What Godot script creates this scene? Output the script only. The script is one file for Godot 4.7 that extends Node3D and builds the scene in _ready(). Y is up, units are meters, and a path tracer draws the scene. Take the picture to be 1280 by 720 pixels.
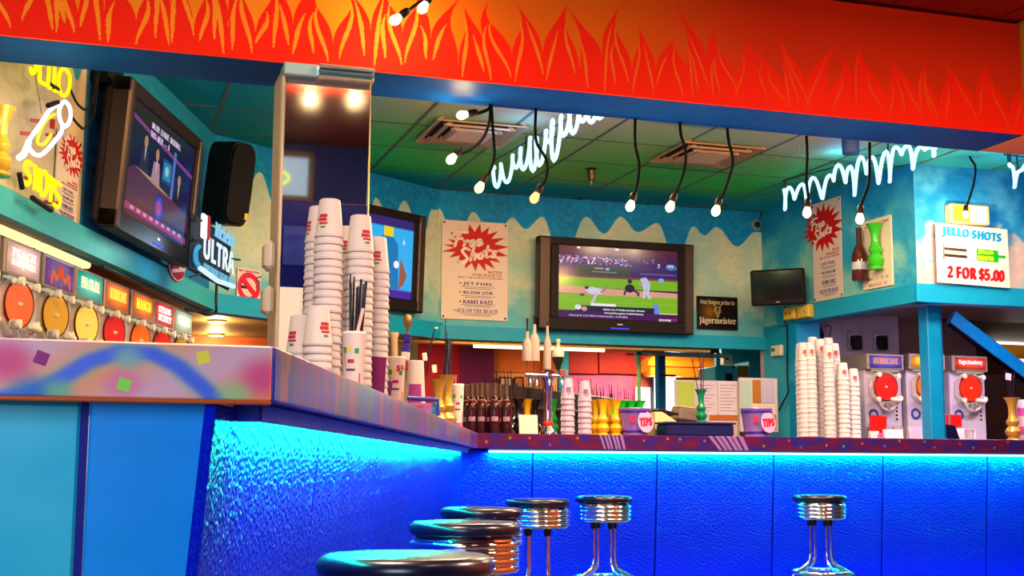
extends Node3D
# A bar seen from a low seat: flame header, mirrored pillar, L-shaped blue bar, pass-through openings, neon and televisions.
const FL := 1650.0
const EYE := Vector3(0, 0.95, 0)
var cb := Basis()
var U := Vector3(0.951057, 0, -0.309017)     # along the far bar
var W := Vector3(-0.309017, 0, -0.951057)    # away, across the far bar
var rng := RandomNumberGenerator.new()
var mats := {}
var meshes := {}
const BARY := 1.155

# ---------- places ----------
func ray(px: float, py: float) -> Vector3:
	return cb * Vector3((px - 640.0) / FL, (360.0 - py) / FL, -1.0)

func onh(px: float, py: float, y: float) -> Vector3:      # on a level surface at height y
	var d := ray(px, py)
	return EYE + d * ((y - EYE.y) / d.y)

func sp(px: float, py: float, b: float) -> Vector3:       # on the upright plane b metres away across the bar
	var d := ray(px, py)
	return EYE + d * (b / d.dot(W))

func sz(px: float, py: float, depth: float) -> Vector3:   # at a depth
	var d := ray(px, py)
	return EYE + d * (depth / -d.z)

func ab(a: float, y: float, b: float) -> Vector3:
	return U * a + W * b + Vector3(0, y, 0)

func face(l: Vector3, r: Vector3) -> Transform3D:         # upright plane through two points, left and right as one looks at it
	var d := r - l
	return Transform3D(Basis(Vector3.UP, atan2(-d.z, d.x)), Vector3(l.x, 0, l.z))

func hit(fc: Transform3D, px: float, py: float, off := 0.0) -> Vector3:
	var inv := fc.affine_inverse()
	var o := inv * EYE
	var d := inv.basis * ray(px, py)
	return o + d * ((off - o.z) / d.z)

func T(x: float, y: float, z: float, ry := 0.0, rx := 0.0, rz := 0.0) -> Transform3D:
	return Transform3D(Basis.from_euler(Vector3(deg_to_rad(rx), deg_to_rad(ry), deg_to_rad(rz))), Vector3(x, y, z))

func TV(v: Vector3, ry := 0.0, rx := 0.0, rz := 0.0) -> Transform3D:
	return T(v.x, v.y, v.z, ry, rx, rz)

func sc(x: float, y: float, z: float) -> Transform3D:
	return Transform3D(Basis.from_scale(Vector3(x, y, z)), Vector3.ZERO)

# ---------- nodes ----------
func thing(called: String, label: String, cat: String, xf: Transform3D, group := "") -> Node3D:
	var o := Node3D.new()
	o.name = called
	o.transform = xf
	add_child(o, true)
	o.set_meta("label", label)
	o.set_meta("category", cat)
	if group:
		o.set_meta("group", group)
	return o

func part(p: Node, called: String, mesh: Mesh, m: Material, xf := Transform3D(), label := "") -> MeshInstance3D:
	var o := MeshInstance3D.new()
	o.name = called
	o.mesh = mesh
	o.material_override = m
	o.transform = xf
	p.add_child(o, true)
	if label:
		o.set_meta("label", label)
	return o

func solo(called: String, label: String, cat: String, mesh: Mesh, m: Material, xf: Transform3D, group := "") -> MeshInstance3D:
	var o := part(self, called, mesh, m, xf, label)
	o.set_meta("category", cat)
	if group:
		o.set_meta("group", group)
	return o

func struct(called: String, mesh: Mesh, m: Material, xf := Transform3D(), label := "", cat := "wall") -> MeshInstance3D:
	var o := part(self, called, mesh, m, xf, label)
	o.set_meta("kind", "structure")
	if label:
		o.set_meta("category", cat)
	return o

func dup(o: Node3D, xf: Transform3D, label := "", group := "") -> Node3D:
	var c: Node3D = o.duplicate()
	c.name = o.name
	add_child(c, true)
	c.transform = xf
	if label:
		c.set_meta("label", label)
	if group:
		c.set_meta("group", group)
	return c

# ---------- materials ----------
func C(h: String) -> Color:
	return Color.html(h)

func mat(col: Color, rough := 0.55, metal := 0.0, key := "") -> StandardMaterial3D:
	var k := "%s|%.3f|%.3f|%s" % [col.to_html(), rough, metal, key]
	if mats.has(k):
		return mats[k]
	var m := StandardMaterial3D.new()
	m.albedo_color = col
	m.roughness = rough
	m.metallic = metal
	if metal == 0.0 and rough > 0.3:
		m.metallic_specular = 0.25
	mats[k] = m
	return m

func glow(col: Color, e: float, base := Color(0.02, 0.02, 0.02)) -> StandardMaterial3D:
	var k := "glow%s%.3f" % [col.to_html(), e]
	if mats.has(k):
		return mats[k]
	var m := StandardMaterial3D.new()
	m.albedo_color = base
	m.emission_enabled = true
	m.emission = col
	m.emission_energy_multiplier = e
	mats[k] = m
	return m

func glass(col: Color, alpha: float, rough := 0.05) -> StandardMaterial3D:
	var m := mat(Color(col.r, col.g, col.b, alpha), rough, 0.0, "glass")
	m.transparency = BaseMaterial3D.TRANSPARENCY_ALPHA
	return m

func print_mat(t: Texture2D, rough := 0.5, tint := Color.WHITE) -> StandardMaterial3D:
	var m := StandardMaterial3D.new()
	m.albedo_texture = t
	m.albedo_color = tint
	m.roughness = rough
	m.metallic_specular = 0.25
	return m

func screen_mat(t: Texture2D, e: float) -> StandardMaterial3D:
	var m := StandardMaterial3D.new()
	m.albedo_color = Color(0.02, 0.02, 0.025)
	m.roughness = 0.12
	m.emission_enabled = true
	m.emission = Color.WHITE
	m.emission_operator = BaseMaterial3D.EMISSION_OP_MULTIPLY
	m.emission_texture = t
	m.emission_energy_multiplier = e
	return m

func noise_tex(freq: float, sd: int, w := 256, h := 256, normal := 0.0, kind := FastNoiseLite.TYPE_SIMPLEX_SMOOTH, ramp: Gradient = null, oct := 4) -> NoiseTexture2D:
	var n := FastNoiseLite.new()
	n.noise_type = kind
	n.frequency = freq
	n.seed = sd
	n.fractal_octaves = oct
	var t := NoiseTexture2D.new()
	t.width = w
	t.height = h
	t.seamless = true
	t.noise = n
	if normal > 0.0:
		t.as_normal_map = true
		t.bump_strength = normal
	if ramp:
		t.color_ramp = ramp
	return t

func ramp(a: Color, b: Color) -> Gradient:
	var g := Gradient.new()
	g.set_color(0, a)
	g.set_color(1, b)
	return g

func mottled(a: Color, b: Color, scale: float, rough := 0.6, sd := 1, freq := 0.02, bump := 0.0) -> StandardMaterial3D:
	var k := "mott%s%s%.3f%.2f%d%.4f" % [a.to_html(), b.to_html(), scale, rough, sd, freq]
	if mats.has(k):
		return mats[k]
	var m := StandardMaterial3D.new()
	m.albedo_texture = noise_tex(freq, sd, 256, 256, 0.0, FastNoiseLite.TYPE_SIMPLEX_SMOOTH, ramp(a, b))
	m.uv1_triplanar = true
	m.uv1_world_triplanar = true
	m.uv1_scale = Vector3.ONE * scale
	m.roughness = rough
	m.metallic_specular = 0.3
	if bump > 0.0:
		m.normal_enabled = true
		m.normal_texture = noise_tex(freq * 3.0, sd + 3, 256, 256, bump)
	mats[k] = m
	return m

# ---------- meshes ----------
func st_new() -> SurfaceTool:
	var st := SurfaceTool.new()
	st.begin(Mesh.PRIMITIVE_TRIANGLES)
	return st

func done(st: SurfaceTool) -> ArrayMesh:
	st.generate_normals()
	return st.commit()

func bx(w: float, h: float, d: float, b := 0.0) -> ArrayMesh:      # box about its centre with chamfered edges; UV = front view
	var k := "bx%.4f,%.4f,%.4f,%.4f" % [w, h, d, b]
	if meshes.has(k):
		return meshes[k]
	b = minf(b, minf(w, minf(h, d)) * 0.45)
	var st := st_new()
	st.set_smooth_group(-1)
	var e := Vector3(w, h, d) / 2.0
	var tri := func(p: Vector3, q: Vector3, r: Vector3) -> void:
		if Plane(p, q, r).normal.dot(p + q + r) < 0.0:
			var s := q
			q = r
			r = s
		for v: Vector3 in [p, q, r]:
			st.set_uv(Vector2(v.x / w + 0.5, 0.5 - v.y / h))
			st.add_vertex(v)
	var f := func(axis: int, s: float, i: float, j: float) -> Vector3:   # a corner of the face across axis
		var v := Vector3()
		v[axis] = s * e[axis]
		v[(axis + 1) % 3] = i * (e[(axis + 1) % 3] - b)
		v[(axis + 2) % 3] = j * (e[(axis + 2) % 3] - b)
		return v
	for ax in 3:
		for s: float in [-1.0, 1.0]:
			tri.call(f.call(ax, s, -1, -1), f.call(ax, s, 1, -1), f.call(ax, s, 1, 1))
			tri.call(f.call(ax, s, -1, -1), f.call(ax, s, 1, 1), f.call(ax, s, -1, 1))
	if b > 0.0:
		for ax in 3:                       # edges that run along axis ax
			for s: float in [-1.0, 1.0]:
				for r: float in [-1.0, 1.0]:
					var a1 := (ax + 1) % 3
					var a2 := (ax + 2) % 3
					# face a1 side s, its corner coordinates are (a2, ax); face a2 side r, corners (ax, a1)
					var p0: Vector3 = f.call(a1, s, r, -1)
					var p1: Vector3 = f.call(a1, s, r, 1)
					var q0: Vector3 = f.call(a2, r, -1, s)
					var q1: Vector3 = f.call(a2, r, 1, s)
					tri.call(p0, p1, q1)
					tri.call(p0, q1, q0)
		for sx: float in [-1.0, 1.0]:
			for sy: float in [-1.0, 1.0]:
				for sz_: float in [-1.0, 1.0]:
					tri.call(f.call(0, sx, sy, sz_), f.call(1, sy, sz_, sx), f.call(2, sz_, sx, sy))
	var m := done(st)
	meshes[k] = m
	return m

func lathe(prof: Array, seg := 20, key := "") -> ArrayMesh:        # Vector2(radius, height) from the bottom up round y
	var k := "lathe%s%d" % [str(prof) if key == "" else key, seg]
	if meshes.has(k):
		return meshes[k]
	var st := st_new()
	var g := 0
	for i in prof.size() - 1:
		var p: Vector2 = prof[i]
		var q: Vector2 = prof[i + 1]
		if i > 0 and absf((q - p).angle_to(p - prof[i - 1])) > 0.7:
			g += 1
		st.set_smooth_group(g)
		for j in seg:
			var t0 := TAU * j / seg
			var t1 := TAU * (j + 1) / seg
			var a := Vector3(p.x * cos(t0), p.y, p.x * sin(t0))
			var b := Vector3(q.x * cos(t0), q.y, q.x * sin(t0))
			var c := Vector3(q.x * cos(t1), q.y, q.x * sin(t1))
			var d := Vector3(p.x * cos(t1), p.y, p.x * sin(t1))
			var u0 := 1.0 - float(j) / seg
			var u1 := 1.0 - float(j + 1) / seg
			var v0 := 1.0 - float(i) / (prof.size() - 1)
			var v1 := 1.0 - float(i + 1) / (prof.size() - 1)
			if p.x > 1e-6:
				for n: Array in [[a, u0, v0], [d, u1, v0], [c, u1, v1]]:
					st.set_uv(Vector2(n[1], n[2]))
					st.add_vertex(n[0])
			if q.x > 1e-6:
				for n: Array in [[a, u0, v0], [c, u1, v1], [b, u0, v1]]:
					st.set_uv(Vector2(n[1], n[2]))
					st.add_vertex(n[0])
	var m := done(st)
	meshes[k] = m
	return m

func tube_into(st: SurfaceTool, pts: Array, r: float, seg := 8, closed := false, r2 := -1.0) -> void:
	var n := pts.size()
	var rings := []
	var nor := Vector3.ZERO
	for i in n:
		var p: Vector3 = pts[i]
		var t: Vector3
		if closed:
			t = (pts[(i + 1) % n] - pts[(i + n - 1) % n]).normalized()
		else:
			t = (pts[mini(i + 1, n - 1)] - pts[maxi(i - 1, 0)]).normalized()
		if nor == Vector3.ZERO:
			nor = t.cross(Vector3.UP if absf(t.y) < 0.9 else Vector3.RIGHT).normalized()
		else:
			nor = (nor - t * nor.dot(t)).normalized()
		var bi := t.cross(nor)
		var rr := r if r2 < 0.0 else lerpf(r, r2, float(i) / maxi(n - 1, 1))
		var ring := []
		for j in seg:
			var f := TAU * j / seg
			ring.append(p + (nor * cos(f) + bi * sin(f)) * rr)
		rings.append(ring)
	st.set_smooth_group(0)
	for i in (n if closed else n - 1):
		var A: Array = rings[i]
		var B: Array = rings[(i + 1) % n]
		for j in seg:
			var k := (j + 1) % seg
			for v: Vector3 in [A[j], B[j], B[k], A[j], B[k], A[k]]:
				st.add_vertex(v)
	if not closed:
		st.set_smooth_group(1)
		for j in range(1, seg - 1):
			for v: Vector3 in [rings[0][0], rings[0][j], rings[0][j + 1]]:
				st.add_vertex(v)
			for v: Vector3 in [rings[n - 1][0], rings[n - 1][j + 1], rings[n - 1][j]]:
				st.add_vertex(v)

func tube(pts: Array, r: float, seg := 8, closed := false, r2 := -1.0) -> ArrayMesh:
	var st := st_new()
	tube_into(st, pts, r, seg, closed, r2)
	return done(st)

func smooth(pts: Array, n := 5, closed := false) -> Array:         # Catmull-Rom through the points
	var out := []
	var c := pts.size()
	for i in (c if closed else c - 1):
		var p0 = pts[(i - 1 + c) % c] if closed else pts[maxi(i - 1, 0)]
		var p1 = pts[i]
		var p2 = pts[(i + 1) % c]
		var p3 = pts[(i + 2) % c] if closed else pts[mini(i + 2, c - 1)]
		for k in n:
			out.append(p1.cubic_interpolate(p2, p0, p3, float(k) / n))
	if not closed:
		out.append(pts[c - 1])
	return out

func circle(r: float, n := 24, y := 0.0) -> Array:
	var out := []
	for i in n:
		out.append(Vector3(r * cos(TAU * i / n), y, r * sin(TAU * i / n)))
	return out

func prism(poly: Array, d: float) -> ArrayMesh:                    # outline in x, y pulled out along z from 0 to d
	var pp := PackedVector2Array(poly)
	if Geometry2D.is_polygon_clockwise(pp):
		pp.reverse()
	var idx := Geometry2D.triangulate_polygon(pp)
	var st := st_new()
	st.set_smooth_group(-1)
	var box := Rect2(pp[0], Vector2.ZERO)
	for p in pp:
		box = box.expand(p)
	var put := func(p: Vector2, z: float) -> void:
		st.set_uv(Vector2((p.x - box.position.x) / box.size.x, 1.0 - (p.y - box.position.y) / box.size.y))
		st.add_vertex(Vector3(p.x, p.y, z))
	for i in range(0, idx.size(), 3):
		var a := pp[idx[i]]
		var b := pp[idx[i + 1]]
		var c := pp[idx[i + 2]]
		if (b - a).cross(c - a) > 0.0:
			var s := b
			b = c
			c = s
		put.call(a, d)
		put.call(b, d)
		put.call(c, d)
		put.call(a, 0.0)
		put.call(c, 0.0)
		put.call(b, 0.0)
	for i in pp.size():
		var a := pp[i]
		var b := pp[(i + 1) % pp.size()]
		put.call(a, 0.0)
		put.call(b, d)
		put.call(b, 0.0)
		put.call(a, 0.0)
		put.call(a, d)
		put.call(b, d)
	return done(st)

func join(list: Array) -> ArrayMesh:                               # [mesh, transform] pairs as one mesh
	var st := st_new()
	for l: Array in list:
		st.append_from(l[0], 0, l[1])
	return st.commit()

func ribbon(paths: Array, wd: float, d := 0.0015) -> ArrayMesh:     # painted brush strokes, flat in x, y
	var st := st_new()
	for path: Array in paths:
		var pts := smooth(path, 4) if path.size() > 2 else path
		var l := []
		var r := []
		for i in pts.size():
			var t: Vector2 = (pts[mini(i + 1, pts.size() - 1)] - pts[maxi(i - 1, 0)]).normalized()
			var nn := Vector2(-t.y, t.x) * wd * 0.5
			l.append(Vector3(pts[i].x + nn.x, pts[i].y + nn.y, d))
			r.append(Vector3(pts[i].x - nn.x, pts[i].y - nn.y, d))
		for i in pts.size() - 1:
			for v: Vector3 in [l[i], l[i + 1], r[i + 1], l[i], r[i + 1], r[i]]:
				st.add_vertex(v)
		for e: Vector2 in [pts[0], pts[pts.size() - 1]]:
			for j in 8:
				st.add_vertex(Vector3(e.x, e.y, d))
				st.add_vertex(Vector3(e.x + wd * 0.5 * cos(TAU * (j + 1) / 8), e.y + wd * 0.5 * sin(TAU * (j + 1) / 8), d))
				st.add_vertex(Vector3(e.x + wd * 0.5 * cos(TAU * j / 8), e.y + wd * 0.5 * sin(TAU * j / 8), d))
	return done(st)

var fonts := {}
func font(n: String) -> Font:
	if not fonts.has(n):
		var f := SystemFont.new()
		f.font_names = PackedStringArray(["Droid Serif" if n.begins_with("serif") else "Droid Sans Mono" if n.begins_with("mono") else "Droid Sans"])
		f.font_weight = 400 if n.ends_with("thin") else 700
		if n == "fat":
			var v := FontVariation.new()
			v.base_font = f
			v.variation_embolden = 1.1
			fonts[n] = v
			return v
		fonts[n] = f
	return fonts[n]

func letters(p: Node, s: String, at: Vector3, w: float, h: float, m: Material, fn := "sans", d := 0.002, slant := 0.0, rz := 0.0) -> MeshInstance3D:
	var t := TextMesh.new()      # fits the words into w by h, standing on the plane z = at.z
	t.text = s
	t.font = font(fn)
	t.font_size = 32
	t.pixel_size = 0.01
	t.depth = 0.1
	t.curve_step = 2.0
	var bb := t.get_aabb()
	var kx := w / maxf(bb.size.x, 0.001)
	var ky := h / maxf(bb.size.y, 0.001)
	var bs := Basis(Vector3(kx, 0, 0), Vector3(slant * ky, ky, 0), Vector3(0, 0, d / 0.1))
	var cen := bb.get_center()
	cen.z = -0.05
	return part(p, "lettering", t, m, Transform3D(Basis(Vector3.BACK, deg_to_rad(rz)) * bs, at - Basis(Vector3.BACK, deg_to_rad(rz)) * bs * cen))

# ---------- painted pictures ----------
class Cv:
	var im: Image
	var w: int
	var h: int
	func _init(ww: int, hh: int, col: Color) -> void:
		w = ww
		h = hh
		im = Image.create(w, h, false, Image.FORMAT_RGBA8)
		im.fill(col)
	func rect(x: float, y: float, ww: float, hh: float, col: Color) -> void:
		im.fill_rect(Rect2i(int(x), int(y), int(ww), int(hh)), col)
	func poly(pts: Array, col: Color) -> void:
		var lo := 1e9
		var hi := -1e9
		for p: Vector2 in pts:
			lo = minf(lo, p.y)
			hi = maxf(hi, p.y)
		var n := pts.size()
		for y in range(maxi(int(lo), 0), mini(int(hi) + 1, h)):
			var xs := []
			var yy := y + 0.5
			for i in n:
				var a: Vector2 = pts[i]
				var b: Vector2 = pts[(i + 1) % n]
				if (a.y <= yy) != (b.y <= yy):
					xs.append(a.x + (yy - a.y) * (b.x - a.x) / (b.y - a.y))
			xs.sort()
			for i in range(0, xs.size() - 1, 2):
				var x0 := int(round(xs[i]))
				im.fill_rect(Rect2i(x0, y, int(round(xs[i + 1])) - x0, 1), col)
	func disc(x: float, y: float, rx: float, ry: float, col: Color) -> void:
		var pts := []
		for i in 20:
			pts.append(Vector2(x + rx * cos(TAU * i / 20), y + ry * sin(TAU * i / 20)))
		poly(pts, col)
	func line(pts: Array, wd: float, col: Color, wd2 := -1.0) -> void:
		var n := pts.size()
		for i in n - 1:
			var a: Vector2 = pts[i]
			var b: Vector2 = pts[i + 1]
			var r := wd if wd2 < 0.0 else lerpf(wd, wd2, float(i) / n)
			var t := (b - a).normalized() * r * 0.5
			var s := Vector2(-t.y, t.x)
			poly([a + s, b + s, b - s, a - s], col)
			if r > 3.0:
				disc(a.x, a.y, r * 0.5, r * 0.5, col)
	func soft(f: Callable, cw: int, ch: int) -> void:     # a smooth field worked out on a coarse grid
		var c := Image.create(cw, ch, false, Image.FORMAT_RGBA8)
		for y in ch:
			for x in cw:
				c.set_pixel(x, y, f.call((x + 0.5) / cw, (y + 0.5) / ch))
		c.resize(w, h, Image.INTERPOLATE_CUBIC)
		im = c
	func tex() -> ImageTexture:
		return ImageTexture.create_from_image(im)

# ---------- faces of the room ----------
var BACK: Transform3D
var LEFT: Transform3D
var ANG: Transform3D
var RIGHT: Transform3D
var JELLO: Transform3D
var HEAD: Transform3D
var DARKP := C("2a2326")

func area(called: String, xf: Transform3D, size: Vector2, col: Color, e: float) -> void:
	var l := AreaLight3D.new()
	l.name = called
	l.area_size = size
	l.light_color = col
	l.light_energy = e
	l.area_range = 30.0
	l.shadow_enabled = true
	l.transform = xf
	add_child(l, true)

func omni(p: Node, called: String, at: Vector3, col: Color, e: float, size := 0.03) -> void:
	var l := OmniLight3D.new()
	l.name = called
	l.light_color = col
	l.light_energy = e
	l.light_size = size
	l.omni_range = 20.0
	l.omni_attenuation = 2.0
	l.shadow_enabled = true
	l.position = at
	p.add_child(l, true)

func look(from: Vector3, dir: Vector3) -> Transform3D:
	var up := Vector3.UP if absf(dir.normalized().y) < 0.95 else Vector3.BACK
	return Transform3D(Basis.looking_at(dir, up), from)

func _ready() -> void:
	rng.seed = 7
	var th := atan(223.0 / FL)
	cb = Basis(Vector3.RIGHT, th) * Basis(Vector3.BACK, 0.0045)
	# camera, surroundings, light
	var cam := Camera3D.new()
	cam.name = "camera"
	cam.fov = rad_to_deg(2.0 * atan(360.0 / FL))
	cam.transform = Transform3D(cb, EYE)
	cam.near = 0.05
	add_child(cam)
	var we := WorldEnvironment.new()
	we.name = "world"
	var env := Environment.new()
	env.background_mode = Environment.BG_COLOR
	env.background_color = C("b9d4ee")
	env.background_energy_multiplier = 1.0
	env.tonemap_mode = Environment.TONE_MAPPER_LINEAR
	env.tonemap_exposure = 1.0
	env.sdfgi_enabled = true
	env.ssao_enabled = true
	env.ssil_enabled = true
	we.environment = env
	add_child(we)
	BACK = face(ab(2.6, 0, 9.86), ab(6, 0, 9.86))
	LEFT = face(Vector3(-2.077, 0, -5.265), Vector3(-1.957, 0, -8.45))
	ANG = face(Vector3(-1.957, 0, -8.45), ab(2.6, 0, 9.86))
	RIGHT = face(ab(5.43, 0, 9.86), ab(5.55, 0, 7.86))
	JELLO = face(ab(5.55, 0, 7.86), ab(8.0, 0, 7.83))
	HEAD = face(ab(-0.36, 0, 5.16), ab(4.28, 0, 5.16))
	lamps()
	shell()
	ceilings()
	header()
	pillar()
	bulkheads()
	bar()
	stools()
	build_more()

func fill_panel(called: String, label: String, xf: Transform3D, size: Vector2, col: Color, e: float, shine := 2.0) -> void:
	# an added flat fill fitting that shines along its own -z
	var o := thing(called, label, "ceiling light", xf)
	part(o, "frame", bx(size.x + 0.06, size.y + 0.06, 0.03, 0.004), mat(C("d8d4cc"), 0.5), T(0, 0, 0.02))
	part(o, "diffuser", bx(size.x, size.y, 0.012, 0.002), glow(col, shine))
	area("panel_light", xf * T(0, 0, -0.02), size, col, e)

func down(at: Vector3) -> Transform3D:
	return Transform3D(Basis(Vector3.UP, deg_to_rad(18.0)) * Basis(Vector3.RIGHT, -PI / 2), at)

func lamps() -> void:
	var warm := C("ffdcae")
	# added fill panels in the bar's ceiling, hidden behind the header
	fill_panel("added_ceiling_light", "added square fill panel in the bar ceiling behind the flame header, by the pillar", down(ab(2.3, 3.08, 6.9)), Vector2(0.6, 0.6), C("ffd8a8"), 7.5)
	fill_panel("added_ceiling_light", "added square fill panel in the bar ceiling behind the flame header, mid span", down(ab(3.6, 3.08, 7.0)), Vector2(0.6, 0.6), C("ffd8a8"), 10.5)
	fill_panel("added_ceiling_light", "added square fill panel in the bar ceiling behind the flame header, by the slush machines", down(ab(5.4, 3.08, 6.4)), Vector2(0.6, 0.6), C("ffdcb4"), 12.5)
	var fill_strip := thing("added_fill_strip", "added warm fill strip hidden along the back of the flame header", "strip light", T(ab(3.0, 0, 5.545).x, 2.78, ab(3.0, 0, 5.545).z, 18))  # added out of sight to lift the ceiling and back wall
	part(fill_strip, "channel", bx(4.4, 0.05, 0.03, 0.004), mat(C("b8a888"), 0.5), T(0, 0, 0.012))
	part(fill_strip, "tube", bx(4.3, 0.03, 0.02, 0.004), glow(C("ffc070"), 2.0), T(0, 0, -0.012))
	area("fill_strip_glow", look(ab(3.0, 2.78, 5.58), W + Vector3.UP * 0.5), Vector2(4.3, 0.03), C("ffc078"), 13.0)
	# warm fill panels added over the guests, out of view
	fill_panel("added_ceiling_light", "added warm fill panel over the guests, in front of the flames", down(ab(0.3, 3.08, 2.9)), Vector2(0.6, 0.6), warm, 11.0)
	fill_panel("added_ceiling_light", "added warm fill panel over the guests, beside the side wall", down(ab(3.4, 3.08, 2.6)), Vector2(0.6, 0.6), warm, 21.0)
	fill_panel("added_ceiling_light", "added slim fill panel under the bulkhead, above the slush machines in the alcove", down(ab(6.5, 2.235, 8.05)), Vector2(1.3, 0.1), C("f4dcff"), 7.0, 1.2)  # added to brighten the alcove, hidden behind its fascia
	# daylight through the shop windows behind the camera
	area("window_daylight", look(ab(-1.3, 1.6, -1.25), W), Vector2(2.1, 1.7), C("d4e6ff"), 14.0)
	# unseen fill panels added in the back room ceiling
	fill_panel("added_ceiling_light", "added square fill panel in the back room ceiling over the dish shelves", down(ab(2.2, 2.26, 11.6)), Vector2(0.6, 0.6), C("ffe0b8"), 26.0)
	fill_panel("added_ceiling_light", "added square fill panel in the back room ceiling over the blue cabinets", down(ab(5.6, 2.26, 12.4)), Vector2(0.6, 0.6), C("ffe6c4"), 7.0)

# ---------- walls, floor, ceilings ----------
func slab(called: String, a0: float, a1: float, y0: float, y1: float, b0: float, b1: float, m: Material, label := "", cat := "wall") -> MeshInstance3D:
	var c := ab((a0 + a1) / 2, (y0 + y1) / 2, (b0 + b1) / 2)
	return struct(called, bx(absf(a1 - a0), y1 - y0, absf(b1 - b0)), m, T(c.x, c.y, c.z, 18.0), label, cat)

func wall(called: String, fc: Transform3D, s0: float, s1: float, y0: float, y1: float, d: float, m: Material, label := "", off := 0.0) -> MeshInstance3D:
	return struct(called, bx(s1 - s0, y1 - y0, d), m, fc * T((s0 + s1) / 2, (y0 + y1) / 2, off - d / 2), label)

func shell() -> void:
	var fl := mottled(C("3a2c2c"), C("54403c"), 0.8, 0.35, 11)
	struct("floor", bx(22, 0.1, 26), fl, T(2.5, -0.05, -7), "dark brown tiled floor under the bar stools", "floor")
	var blue := mottled(C("16307e"), C("20409a"), 0.7, 0.5, 4)
	# guests' side
	slab("wall_right", 4.75, 4.95, 0, 3.1, -1.3, 5.5, mottled(C("c4521a"), C("d86a22"), 0.6, 0.6, 5), "orange side wall of the guest room beside the header end")
	slab("wall_right_rear", 10.0, 10.2, 0, 3.1, 5.3, 15, mottled(C("59331f"), C("6b4028"), 0.6, 0.6, 5), "brown end wall of the bar beyond the slush machines")
	slab("wall_divider", 4.95, 10.2, 0, 3.1, 5.3, 5.5, blue, "blue cross wall of the guest room beyond the header")
	# wall behind the guests, with a window and a glass door
	var f := face(ab(4.75, 0, -1.3), ab(-4.2, 0, -1.3))
	wall("wall_front", f, 0, 2.86, 0, 3.1, 0.2, blue, "dark blue wall behind the guests with two windows")
	for p: Array in [[2.86, 3.6, 0, 2.6], [2.86, 3.6, 3.05, 3.1], [3.6, 4.9, 0, 3.1], [4.9, 7.2, 0, 0.7], [4.9, 7.2, 2.5, 3.1], [7.2, 9, 0, 3.1]]:
		wall("wall_front", f, p[0], p[1], p[2], p[3], 0.2, blue)
	wall("wall_left", face(Vector3(-3.7, 0, 2.6), Vector3(-3.7, 0, -3)), 0, 5.6, 0, 3.1, 0.2, blue, "blue side wall of the guest room beside the bar end")
	slab("wall_back", -5, 10.2, 0, 3.1, 14.2, 14.4, mottled(C("8c3a20"), C("a04828"), 0.6, 0.6, 5), "rust red far wall of the back room")
	struct("wall_left_rear", bx(0.2, 3.1, 12.5), mottled(C("8a6a3c"), C("9c7a48"), 0.6, 0.6, 5), T(-5.0, 1.55, -9.3, 0), "tan side wall of the back room")

func tile_color(a: float, b: float) -> Color:
	var n := sin(a * 2.3 + sin(b * 3.1)) * 0.5 + 0.5
	var g := C("b8a084").lerp(C("8cac90"), n)
	var c := g.lerp(C("30c458").lerp(C("6cb858"), n), smoothstep(7.2, 8.9, b + 0.15 * sin(a * 4.0)))
	c = c.lerp(C("0a8ca0"), smoothstep(9.15, 9.5, b))
	c = c.lerp(C("0e8498"), smoothstep(2.0, 0.7, a))
	c = c.lerp(C("18b0c0"), smoothstep(4.7, 5.4, a) * 0.8)
	return c

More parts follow.
